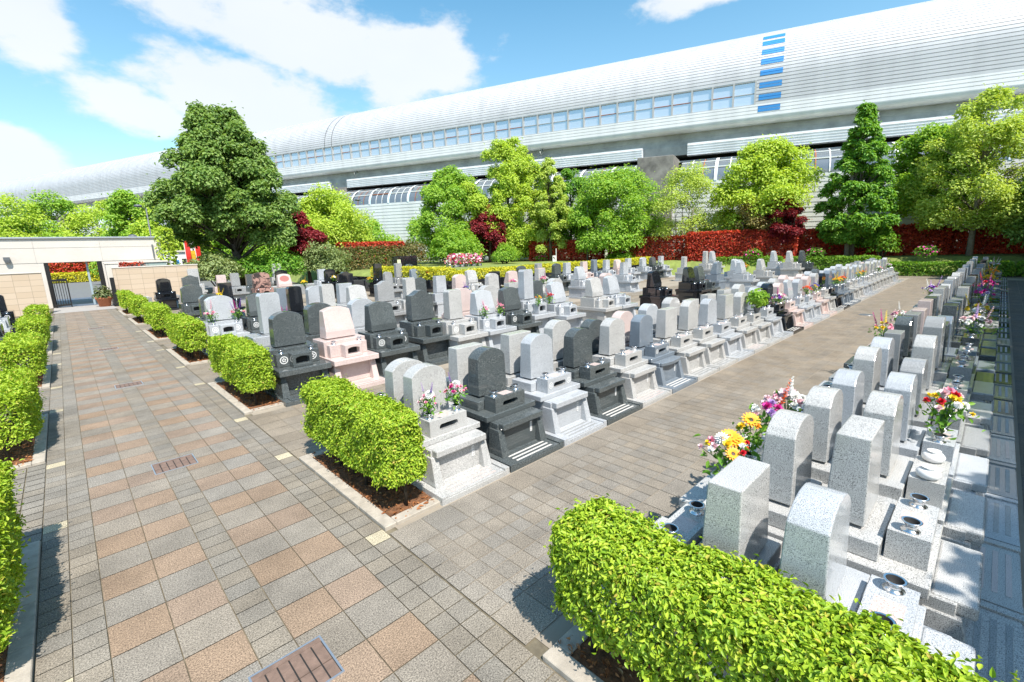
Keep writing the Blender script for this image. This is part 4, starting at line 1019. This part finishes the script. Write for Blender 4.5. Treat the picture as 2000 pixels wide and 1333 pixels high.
# ------------------------------------------------------------------ trees, shrubs, hedges of the garden
tree('evergreen_tree', 9.8, 40, 3.5, 13.2, 9.7, LF['big'], 'large dense mid-green tree standing over the boundary wall', 0, 34000, .27, 'big', trunk_r=.32, seed=3, clumps=150, clr=.10)
tree('red_maple', 14.6, 38.9, 2.4, 6.0, 2.7, LF['red'], 'dark red maple beside the big dark tree', .2, 4500, .2, 'egg', seed=4, clumps=30)
tree('green_maple', 17.9, 42, 1.6, 7.7, 6.6, LF['lime'], 'bright lime green tree between the big dark tree and lamp', .3, 9000, .24, 'spread', seed=5, clumps=50)
tree('green_maple', 30.3, 40.2, 1.8, 10.7, 8.2, LF['maple'], 'green maple on the nearer side of the tall lime tree', 1.2, 15000, .26, 'egg', seed=6, clumps=60)
tree('lime_tree', 34.4, 36.0, 1.9, 13.4, 10.0, LF['lime'], 'tallest lime green tree, beside the dark red maple', 1.2, 26000, .26, 'egg', trunk_r=.2, seed=7, clumps=95, clr=.12)
tree('slim_tree', 34.3, 30.1, 1.9, 10.7, 3.9, LF['sparse'], 'slim feathery tree above the white arrow sign', 1.1, 7500, .2, 'egg', seed=8, clumps=60, clr=.16)
tree('red_maple', 30.7, 34.9, 2.2, 6.5, 3.7, LF['red'], 'dark red maple at the foot of the tallest lime tree', 1.2, 6500, .2, 'egg', seed=9, clumps=36)
tree('dark_tree', 37.2, 30.0, 1.5, 10.2, 5.6, LF['deep'], 'deep green narrow tree behind the slim feathery tree', 1.2, 8000, .24, 'egg', seed=10, clumps=50)
tree('green_maple', 37.2, 24.7, 2.2, 8.8, 8.4, LF['maple'], 'rounded bright green maple before the stained pier', 1.2, 13000, .23, 'spread', seed=11, clumps=70, clr=.13, trunk_r=.13, bark='palebark')
tree('spring_tree', 39.9, 19.5, 2.8, 8.7, 6.0, LF['sparse'], 'thin many-stemmed tree with sparse yellow-green leaves', 1.2, 4200, .19, 'spread', trunks=5, seed=12, clumps=60, clr=.13, bark='palebark')
tree('lime_tree', 43.7, 14.2, 3.4, 10.1, 8.4, LF['lime'], 'ragged yellow-green tree behind the second red maple', 1.2, 10500, .26, 'spread', trunks=2, seed=13, clumps=42, clr=.13)
tree('bronze_shrub_tree', 41.1, 14.3, 2.6, 5.6, 3.4, LF['bronze'], 'small bronze-leaved tree beside the red maple', 1.2, 2600, .17, 'spread', trunks=4, seed=14, clumps=34, bark='palebark')
tree('red_maple', 41.3, 12.1, 2.3, 6.0, 3.2, LF['red'], 'upright dark red maple beside the conical tree', 1.2, 5200, .18, 'egg', trunks=3, seed=15, clumps=32)
tree('conical_tree', 42.7, 7.8, 1.9, 11.9, 5.0, LF['deep'], 'tall conical green tree with two pale trunks', 1.1, 16000, .25, 'cone', trunks=2, seed=16, clumps=170, clr=.10, bark='palebark', trunk_r=.2)
tree('green_maple', 48.1, 4.1, 4.4, 10.5, 6.2, LF['maple'], 'drooping bright green maple behind the largest pale tree', 1.2, 9000, .26, 'spread', seed=17, clumps=50, clr=.14)
tree('pale_green_tree', 45.0, 1.5, 2.7, 11.7, 7.6, LF['sparse'], 'large feathery pale green tree beyond the path end', 1.1, 10500, .21, 'egg', trunk_r=.16, seed=18, clumps=110, clr=.12, bark='palebark')
tree('dark_tree', 44.5, -2.0, 1.8, 6.2, 5.0, LF['big'], 'dark leafy tree at the shaded edge beyond the path', 1.0, 7000, .24, 'round', seed=19, clumps=40)
# shade trees beyond the outermost row; rear line added unseen to block sky light
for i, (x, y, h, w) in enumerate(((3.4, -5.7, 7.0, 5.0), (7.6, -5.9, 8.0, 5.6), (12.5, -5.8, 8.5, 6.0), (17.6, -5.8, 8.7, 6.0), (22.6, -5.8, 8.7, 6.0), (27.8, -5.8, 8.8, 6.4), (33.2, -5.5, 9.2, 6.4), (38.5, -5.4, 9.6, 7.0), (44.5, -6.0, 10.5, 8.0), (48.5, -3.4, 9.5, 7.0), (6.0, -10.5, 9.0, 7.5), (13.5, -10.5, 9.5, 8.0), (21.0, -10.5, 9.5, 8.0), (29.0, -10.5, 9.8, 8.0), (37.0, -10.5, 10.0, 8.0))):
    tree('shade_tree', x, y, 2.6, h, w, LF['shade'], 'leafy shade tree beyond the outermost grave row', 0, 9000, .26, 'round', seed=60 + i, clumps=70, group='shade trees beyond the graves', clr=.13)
# bank of bright trees behind the gate building
for i, (x, y, zt, w, lf) in enumerate(((-7.6, 70, 7.6, 7, 'maple'), (-3.6, 88, 10.9, 8, 'lime'), (.6, 91, 11.3, 8.4, 'maple'), (4.9, 90, 11.1, 8.4, 'lime'), (6.6, 68, 9.6, 6.4, 'maple'), (9.8, 66, 9.0, 6.4, 'lime'), (13.2, 65, 8.0, 6.4, 'maple'), (17.6, 63, 8.2, 7, 'maple'), (22.8, 60, 7.6, 7, 'deep'), (27, 54, 6.8, 6, 'maple'), (-10, 65, 8.1, 7, 'lime'))):
    tree('bank_tree', x, y, .6, zt, w * 1.3, LF[lf], f'bright spring-green tree, {ORD[i]} in the bank behind the gate building', 0, 5200, .36, 'egg', seed=80 + i, clumps=34, group='trees behind the gate building', clr=.2)
bush('round_shrub', 26.5, 34.8, .9, 4.5, 5.2, LF['maple'], 'big rounded bright green shrub before the dark red maple', 7000, .2, 1)
bush('round_shrub', 28.8, 30.8, .9, 2.9, 2.5, LF['maple'], 'small clipped round shrub on the lawn', 3500, .13, 2)
bush('shrub', 15.4, 38, .2, 3.6, 3.8, LF['pale'], 'grey-green rounded shrub beside the red-tipped hedge', 6000, .16, 3)
bush('shrub', 24.0, 38.5, .6, 3.6, 3.0, LF['mixed'], 'loose reddish-green shrub at the end of the red-tipped hedge', 3000, .18, 6)
bush('shrub', 42.3, 5.9, .9, 3.0, 1.9, LF['low'], 'young yellow-green shrub before the shaded red hedge', 1200, .15, 4)
bush('shrub', 36.4, 23.6, .9, 2.0, 2.6, LF['maple'], 'low green mound at the foot of the rounded maple', 2200, .14, 5)
bush('shrub', 8.0, 38.3, .2, 3.1, 3.6, LF['pale'], 'dull green shrub under the big dark tree, nearest the kiosk', 4000, .17, 7)
bush('shrub', 11.6, 38.0, .2, 3.0, 4.4, LF['deep'], 'dark green shrub under the big dark tree', 4500, .17, 8)
def back_hedge(x0, y0, x1, y1, w, z0, z1, leaf, n, size, label, seed, nm='hedge', grp='garden hedges'):
    L = math.hypot(x1 - x0, y1 - y0)
    r = hedge(nm, -w / 2, w / 2, -L / 2, L / 2, z0, z1, leaf, n, size, label, grp, seed=seed, stems=False)
    r.location = ((x0 + x1) / 2, (y0 + y1) / 2, 0); r.rotation_euler = (0, 0, math.atan2(y1 - y0, x1 - x0) - math.pi / 2)
    return r
hr = back_hedge(17.0, 39.2, 23.2, 38.4, 1.2, .2, 3.2, LF['mixed'], 11000, .17, 'red-tipped hedge with green sides before the ribbed wall', 31)
p, nr = hedge_points(3000, 6.0, 1.0, .55, 32); ob('red_growth', leaf_mesh('red_growth', p, nr + np.array([0, 0, .6]), .17, LF['photinia']), hr, (0, 0, 2.95))
back_hedge(34.0, 32.5, 36.5, 25.6, 1.0, .9, 3.1, LF['photinia'], 11000, .17, 'red hedge behind the white arrow sign', 33)
back_hedge(36.8, 25.2, 39.6, 18.0, 1.0, .9, 3.15, LF['photinia'], 12100, .17, 'red hedge behind the rounded green maple', 34)
back_hedge(38.6, 18.6, 41.6, 11.2, 1.2, .9, 3.4, LF['photinia'], 17600, .17, 'bulging bright red hedge before the second red maple', 35)
back_hedge(42.6, 12.2, 46.4, 2.8, 1.2, .9, 3.3, LF['photinia'], 19000, .22, 'shaded red hedge behind the conical tree', 36)
back_hedge(46.8, 2.6, 48.8, -6.0, 1.2, .9, 3.2, LF['photinia'], 15000, .22, 'shaded red hedge beyond the end of the outermost row', 37)
back_hedge(15.4, 20.75, 25.6, 20.75, .9, .9, 1.5, LF['yellow'], 6500, .12, 'golden yellow clipped hedge on the dark retaining wall', 38)
back_hedge(25.7, 20.75, 36.2, 20.6, .9, .9, 1.5, LF['yellow'], 6500, .12, 'golden yellow clipped hedge below the rounded maple', 39)
back_hedge(15.8, 21.4, 15.8, 30.0, .9, .8, 1.65, LF['yellow'], 5000, .13, 'golden yellow hedge running back towards the monument wall', 40)
back_hedge(40.1, 11.6, 39.0, 16.6, 1.1, .1, 1.35, LF['low'], 5000, .13, 'low bright green hedge behind the stepped pale gravestones', 41)
back_hedge(41.2, 5.8, 40.2, 11.2, 1.1, .1, 1.3, LF['low'], 5500, .13, 'low bright green hedge at the end of the front row', 42)
back_hedge(41.9, -.6, 41.0, 5.4, 1.3, .0, .85, LF['low'], 6500, .13, 'low green hedge closing the end of the wide path', 43)
back_hedge(42.6, -7.0, 42.1, -.8, 1.4, .0, .9, LF['low'], 5000, .13, 'low shaded hedge past the end of the outermost row', 44)
back_hedge(-4.5, 83.4, 7.5, 83.4, 1.4, .9, 3.4, LF['photinia'], 5000, .3, 'red hedge far beyond the road, seen through the gateway', 45)
back_hedge(-4.5, 82.0, 7.5, 82.0, 1.1, .0, 1.2, LF['yellow'], 4000, .25, 'yellow-green low hedge far beyond the road', 46)
back_hedge(2.7, 37.6, 3.9, 37.7, .3, 2.2, 2.5, LF['photinia'], 260, .13, 'sprigs of red leaves above the tan wall', 47)
back_hedge(5.3, 38.2, 5.4, 40.0, .9, .3, 4.6, LF['lime'], 1500, .2, 'climbing plant on the end of the gate building', 48)

# ------------------------------------------------------------------ flowers
PCOL = {'orange': (.95, .40, .02), 'yellow': (.85, .62, .03), 'white': (.80, .80, .76), 'pink': (.80, .32, .42), 'magenta': (.62, .03, .28), 'red': (.62, .015, .03), 'purple': (.22, .06, .42), 'coral': (.85, .16, .04), 'palepink': (.82, .58, .60), 'lilac': (.50, .32, .62), 'darkheart': (.05, .02, .012), 'blue': (.12, .12, .45)}
PM = {k: plain('petal_' + k, v, .55) for k, v in PCOL.items()}
def petal_mesh(kind, col, r, key):
    def fn():
        b = MB(); q = random.Random(hash(key) % 1000)
        def petal(a, el, r0, r1, w, cup=.0, z=0):
            c, s = math.cos(a), math.sin(a); ce, se = math.cos(el), math.sin(el)
            P = lambda d, o: (c * d * ce - s * o, s * d * ce + c * o, z + d * se + cup * abs(o))
            m_ = (r0 + r1) * .55
            b.add([P(r0, -w * .3), P(m_, -w), P(r1, -w * .25), P(r1 * 1.03, 0), P(r1, w * .25), P(m_, w), P(r0, w * .3)], [(0, 1, 2, 3, 4, 5, 6)])
        if kind == 'sun':
            for i in range(14): petal(i * .4488, .12, r * .28, r, r * .17, .3)
            for i in range(14): petal(i * .4488 + .22, .3, r * .26, r * .88, r * .15, .3, .004)
            n0 = len(b.f); b.lathe([(r * .33, -.004), (r * .34, r * .07), (r * .2, r * .13), (.001, r * .12)], n=14, mi=1)
        elif kind == 'mum':
            for k in range(5):
                n = 16 - 2 * k
                for i in range(n): petal(i * 6.283 / n + k * .3, -.1 + k * .33, r * .1, r * (1 - k * .09), r * .16, .4, r * .05 * k)
        elif kind == 'carn':
            for i in range(26):
                petal(q.uniform(0, 6.28), q.uniform(-.1, 1.4), r * .1, r * q.uniform(.75, 1.05), r * .3, q.uniform(-.5, .7))
        elif kind == 'spike':
            for i in range(22):
                z = r * 5 * i / 22; w = r * (.62 - .4 * i / 22); petal(i * 2.4, .55, .003, w + .006, w * .45, .5, z); petal(i * 2.4 + 1.0, .7, .003, w + .004, w * .4, .5, z)
        return b.mesh('blossom', [PM[col], PM['darkheart']])
    return cached(('pet', kind, col, round(r, 3), key), fn)
NMK = {'sun': 'sunflower', 'mum': 'chrysanthemum', 'carn': 'carnation', 'spike': 'flower_spike'}
def bouquet(x, y, z, label, items, h=.30, spread=.13, seed=1, leaves=60, lean=(0, 0), lsize=.055, vase=False):
    """stems and leaves from one vase, each blossom a part of its own"""
    q = random.Random(seed); r = empty('bouquet', (x, y, z)); tag(r, label, 'bouquet', 'flowers placed on the graves')
    if len(items) >= 6: items = list(items) + [(kd, c, rd * .8) for kd, c, rd in items if kd != 'spike'][1:]
    st = MB(); k = len(items); heads = []
    for i, (kind, col, rad) in enumerate(items):
        a = 2.4 * i + q.uniform(-.4, .4); d = spread * math.sqrt((i + .35) / k) * q.uniform(.85, 1.1)
        zz = h * (1.0 - .42 * (d / spread) ** 1.5 * q.uniform(.5, 1.1)) + (.05 if kind == 'spike' else 0)
        hd = Vector((d * math.cos(a) + lean[0], d * math.sin(a) + lean[1], zz)); heads.append(hd)
        st.tube([(0, 0, -.03), (hd.x * .35, hd.y * .35, hd.z * .5), hd], [.004, .0035, .003], 5)
        o = ob(NMK[kind], petal_mesh(kind, col, rad, i % 3), r, hd)
        t = Vector((math.cos(a) * .5 * d / spread, math.sin(a) * .5 * d / spread, 1)) + Vector((q.uniform(-.25, .25) - .45, q.uniform(-.25, .25) - .25, 0)) * (0 if kind == 'spike' else 1)
        o.rotation_euler = t.to_track_quat('Z', 'Y').to_euler()
    st.build('stems', M['stem'], r)
    g = np.random.default_rng(seed); P = g.normal(0, .5, (leaves, 3)) * np.array([spread, spread, h * .45]) + np.array([lean[0] * .6, lean[1] * .6, h * .48]); P[:, 2] = np.clip(P[:, 2], .0, h)
    ob('leaves', leaf_mesh('leaves', P, g.normal(0, 1, (leaves, 3)) * .6 + np.array([0, 0, .6]), lsize, LF['deep'], aspect=.5), r)
    return r
def mixed(cols, n, seed, r=.035):
    q = random.Random(seed); return [(q.choice(['mum', 'carn', 'carn', 'spike'] if n > 6 else ['mum', 'carn']), q.choice(cols), r * q.uniform(.8, 1.25)) for _ in range(n)]
# front row: vases stand at local (+-.2, .61, .775)
def vA(i, sx): return 3.05 + PX * i + sx * .2, 3.83 + .61
def vB(i, sx): return 2.9 + PX * i - sx * .2, 1.94 - .61
def vB2(i, sx): return 2.9 + PX * i + sx * .2, -.42 + .61
x, y = vA(0, -1); bouquet(x, y, .81, 'bouquet of white chrysanthemum and purple spikes on the first front-row grave', [('mum', 'white', .062), ('carn', 'pink', .03), ('spike', 'purple', .026), ('carn', 'magenta', .028), ('carn', 'palepink', .03), ('carn', 'pink', .024), ('spike', 'lilac', .024)], .24, .11, 1)
x, y = vA(0, 1); bouquet(x, y, .81, 'bouquet of pink asters with a white chrysanthemum on the first front-row grave', [('mum', 'white', .058), ('carn', 'pink', .034), ('carn', 'pink', .03), ('carn', 'pink', .032), ('carn', 'magenta', .03), ('carn', 'pink', .028), ('spike', 'purple', .026), ('carn', 'pink', .03), ('carn', 'palepink', .03)], .27, .13, 2)
x, y = vB(1, 1); bouquet(x, y, .80, 'tall bouquet with three orange sunflowers across the path', [('sun', 'orange', .085), ('mum', 'white', .062), ('sun', 'orange', .075), ('carn', 'red', .045), ('carn', 'yellow', .045), ('carn', 'red', .04), ('carn', 'pink', .045), ('carn', 'white', .035), ('carn', 'red', .035), ('carn', 'palepink', .04), ('carn', 'coral', .03)], .34, .19, 3, 80, (-.06, .02), .07)
x, y = vB(1, -1); bouquet(x, y, .80, 'smaller bouquet of a sunflower and yellow sprays across the path', [('sun', 'orange', .08), ('carn', 'yellow', .04), ('carn', 'orange', .03), ('carn', 'yellow', .035), ('carn', 'white', .03)], .36, .11, 4, 130, (.0, .02), .05)
x, y = vB(2, 1); bouquet(x, y, .80, 'bouquet of lilac and magenta lilies with an orange spike', [('carn', 'lilac', .06), ('carn', 'magenta', .055), ('carn', 'magenta', .05), ('carn', 'palepink', .05), ('carn', 'lilac', .05), ('spike', 'coral', .055), ('carn', 'white', .05)], .34, .16, 5, 34, (-.04, .03), .10)
x, y = vB(2, -1); bouquet(x, y, .80, 'large bouquet of pale pink and white blossoms across the path', [('carn', 'palepink', .07), ('carn', 'palepink', .065), ('mum', 'white', .06), ('carn', 'palepink', .06), ('spike', 'white', .045), ('carn', 'white', .06), ('carn', 'pink', .05), ('carn', 'palepink', .06), ('mum', 'white', .06)], .36, .17, 6, 30, (0, 0), .08)
x, y = vB2(3, 0); bouquet(x, y, .80, 'round bouquet of yellow, red and pink flowers on the outermost row', [('carn', 'pink', .06), ('carn', 'palepink', .055), ('carn', 'red', .05), ('mum', 'white', .055), ('carn', 'yellow', .04), ('carn', 'yellow', .042), ('carn', 'yellow', .04), ('carn', 'yellow', .036), ('mum', 'white', .05), ('carn', 'red', .045), ('carn', 'palepink', .05), ('carn', 'yellow', .035), ('carn', 'yellow', .04)], .40, .18, 7, 110, (0, 0), .06)
x, y = vB(8, 1); bouquet(x, y, .80, 'bouquet of magenta and cream flowers beside a dark stone across the path', mixed(['magenta', 'pink', 'palepink', 'yellow'], 10, 3, .045), .30, .2, 8)
x, y = vB(10, 1); bouquet(x, y, .80, 'small bouquet of pale pink flowers across the path', mixed(['palepink', 'white', 'pink'], 7, 4, .045), .28, .16, 9)
x, y = vB(16, 1); bouquet(x, y, .80, 'bouquet of magenta and lilac flowers far along the row across the path', mixed(['magenta', 'lilac', 'white', 'purple'], 12, 5, .055), .34, .22, 10)
for j, (i, cols, nm) in enumerate(((9, ['white', 'palepink', 'lilac'], 'white and dusty lilac flowers in the shaded outermost row'), (11, ['white', 'yellow'], 'white and yellow flowers with green sprays in the outermost row'), (15, ['purple', 'lilac', 'magenta'], 'purple flowers in the outermost row'), (18, ['magenta', 'red', 'pink'], 'magenta and red flowers in the outermost row'), (21, ['yellow', 'orange'], 'yellow flowers in the outermost row'), (25, ['yellow', 'red', 'orange'], 'yellow and red flowers near the end of the outermost row'), (31, ['palepink', 'white'], 'pale flowers at the end of the outermost row'))):
    x, y = vB2(i, 0); bouquet(x, y, .80, 'bouquet of ' + nm, mixed(cols, 11, 20 + j, .055), .36, .24, 20 + j)
for j, (i, sx, cols, nm) in enumerate(((12, -1, ['magenta', 'white', 'pink', 'purple'], 'magenta, white and purple flowers beside the black front-row stone'), (12, 1, ['palepink', 'white', 'magenta'], 'white and pink flowers on the black front-row stone'), (15, -1, ['coral', 'red'], 'small coral flowers in the front row'), (16, -1, ['purple', 'blue', 'yellow'], 'purple and yellow flowers before the pink front-row stone'), (19, -1, ['orange', 'red', 'yellow'], 'orange and yellow flowers before a blue-grey stone'), (19, 1, ['yellow', 'orange'], 'yellow sunflower-like flowers before a blue-grey stone'), (20, 0, ['coral', 'orange', 'red'], 'orange-red flowers before the next blue-grey stone'), (23, 0, ['yellow', 'white', 'yellow'], 'yellow flowers half way along the front row'), (24, 0, ['red', 'yellow', 'orange'], 'red and yellow flowers past half way along the front row'), (28, 0, ['coral', 'white', 'palepink'], 'coral and white flowers towards the far end of the front row'), (31, 0, ['white', 'palepink'], 'white flowers at the far end of the front row'))):
    x, y = vA(i, sx); bouquet(x, y, .81, 'bouquet of ' + nm, mixed(cols, 9, 40 + j, .042), .27, .15, 40 + j)
def vC(x, f=8.62): return x, f + .64
for j, (x, y, z, cols, nm, n) in enumerate(((8.16 - .28, 9.26, .9, ['pink', 'white', 'palepink'], 'pink and white flowers on the vase block of a pale second-block stone', 7), (8.16 + .28, 9.26, .9, ['pink', 'palepink'], 'pink flowers beside the incense box of a pale second-block stone', 7),
        (10.0, 9.3, .98, ['yellow', 'orange'], 'single-stemmed yellow flowers on a grey vase stand', 4), (10.5, 9.3, 1.0, ['palepink', 'red', 'pink'], 'red and pale pink flowers on a grey vase stand', 7), (11.6, 14.7, .9, ['purple', 'blue', 'white'], 'purple pansies before a black stone', 9),
        (28.5, 10.2, .95, ['pink', 'coral'], 'pink flowers beside the lone grey stone', 8), (28.9, 10.2, .95, ['yellow'], 'yellow flowers beside the lone grey stone', 8), (34.2, 18.6, .95, ['white'], 'white flowers before the dark stone by the yellow hedge', 8), (29.0, 18.6, .95, ['red', 'red', 'white'], 'red and white flowers before a pale pink stone', 8),
        (3.4, 14.7, .95, ['magenta', 'white', 'purple', 'pink'], 'magenta and white flowers along a silver arch-topped stone', 10), (2.75, 14.7, .95, ['pink', 'white'], 'pink flowers at the foot of a silver arch-topped stone', 8), (4.0, 12.6, .8, ['purple', 'magenta'], 'purple flowers between third-block stones', 7),
        (12.0, 28.2, 1.0, ['yellow', 'white', 'orange'], 'yellow and orange flowers before the navy-shining stone', 9), (12.7, 28.2, 1.0, ['yellow', 'orange', 'white'], 'yellow flowers beside the navy-shining stone', 9), (12.2, 24.0, 1.0, ['yellow'], 'bright yellow flowers beside the broad black stone', 9), (15.9, 23.9, 1.1, ['coral', 'orange', 'red'], 'orange-red flowers before the dark retaining wall', 9), (16.4, 23.9, 1.1, ['coral', 'orange'], 'coral flowers before the dark retaining wall', 9),
        (9.5, 26.3, .95, ['yellow'], 'yellow flowers beside the rose oval stone', 9), (4.6, 22.4, .9, ['yellow'], 'yellow flowers behind the broad dark stone', 8), (14.2, 14.7, 1.0, ['pink', 'white', 'magenta'], 'white and pink trailing flowers between pale stones', 9), (16.2, 14.7, 1.0, ['pink', 'white', 'magenta'], 'white and magenta flowers before a pale flat stone', 9), (10.3, 5.4, .8, ['yellow'], 'yellow flowers behind the blue-grey front-row stone', 5))):
    bouquet(x, y, z, 'bouquet of ' + nm, mixed(cols, n, 70 + j, .05 if y > 12 else .036), .30, .17 if y > 12 else .12, 70 + j, 60)
# a leafy potted shrub on the front row
x, y = vA(10, 1); r = empty('potted_shrub', (x - .1, y - .05, .775)); tag(r, 'bushy green plant in a pot on the front-row graves', 'plant')
b = MB(); b.lathe([(.06, 0), (.09, .12), (.095, .13), (.07, .12)], n=14); b.build('pot', M['polegrey'], r)
d = unit(600); P = d * np.array([.27, .27, .26]) * rng.uniform(.35, 1, (600, 1)) + np.array([0, 0, .38]); ob('foliage', leaf_mesh('foliage', P, d + np.array([0, 0, .5]), .085, LF['maple']), r)
b = MB()
for i in range(7): b.tube([(0, 0, .1), (.06 * math.cos(i), .06 * math.sin(i), .25), (.18 * math.cos(i), .18 * math.sin(i), .45)], [.008, .006, .003], 5)
b.build('stems', M['twig'], r)
# flower boxes on the bank
r = empty('flower_stand', (23.6, 30.0, .9)); tag(r, 'grey stand of pots crowded with pink and white flowers before the round shrub', 'flower stand')
b = MB()
for i in range(6): b.lathe([(.22, 0), (.28, .55), (.24, .56), (.2, .4)], (-1.5 + .6 * i, 0, 0), 12)
b.build('pot', M['polegrey'], r); g = np.random.default_rng(5)
for c in ('pink', 'palepink', 'red', 'white', 'magenta'):
    P = g.uniform(-1, 1, (160, 3)) * np.array([1.7, .35, .35]) + np.array([0, 0, 1.0]); ob('blossom', leaf_mesh('blossom', P, g.normal(0, 1, (160, 3)), .16, PM[c], aspect=.9), r)
P = g.uniform(-1, 1, (300, 3)) * np.array([1.7, .35, .35]) + np.array([0, 0, .75]); ob('leaves', leaf_mesh('leaves', P, g.normal(0, 1, (300, 3)), .16, LF['deep']), r)
for i, (x, y, c) in enumerate(((39.6, 13.6, 'magenta'), (40.6, 9.6, 'magenta'), (41.9, 3.5, 'magenta'), (34.0, 31.0, 'magenta'), (18.5, 43.0, 'pink'), (12.8, 41.5, 'pink'))):
    P = unit(260) * np.array([.6, .6, .35]) + np.array([0, 0, .6]); z = 1.0 if x > 20 else .8
    r = empty('azalea', (x, y, z)); tag(r, f'low {c} flowering azalea, ' + ['beside the red hedge foot', 'before the conical tree', 'behind the path-end hedge', 'near the arrow sign', 'beyond the red-tipped hedge', 'under the big dark tree'][i], 'azalea', 'flowering azaleas')
    ob('blossom', leaf_mesh('blossom', P[:60], P[:60], .13, PM[c], aspect=.9), r); ob('foliage', leaf_mesh('foliage', P * .97, P, .18, LF['deep']), r)
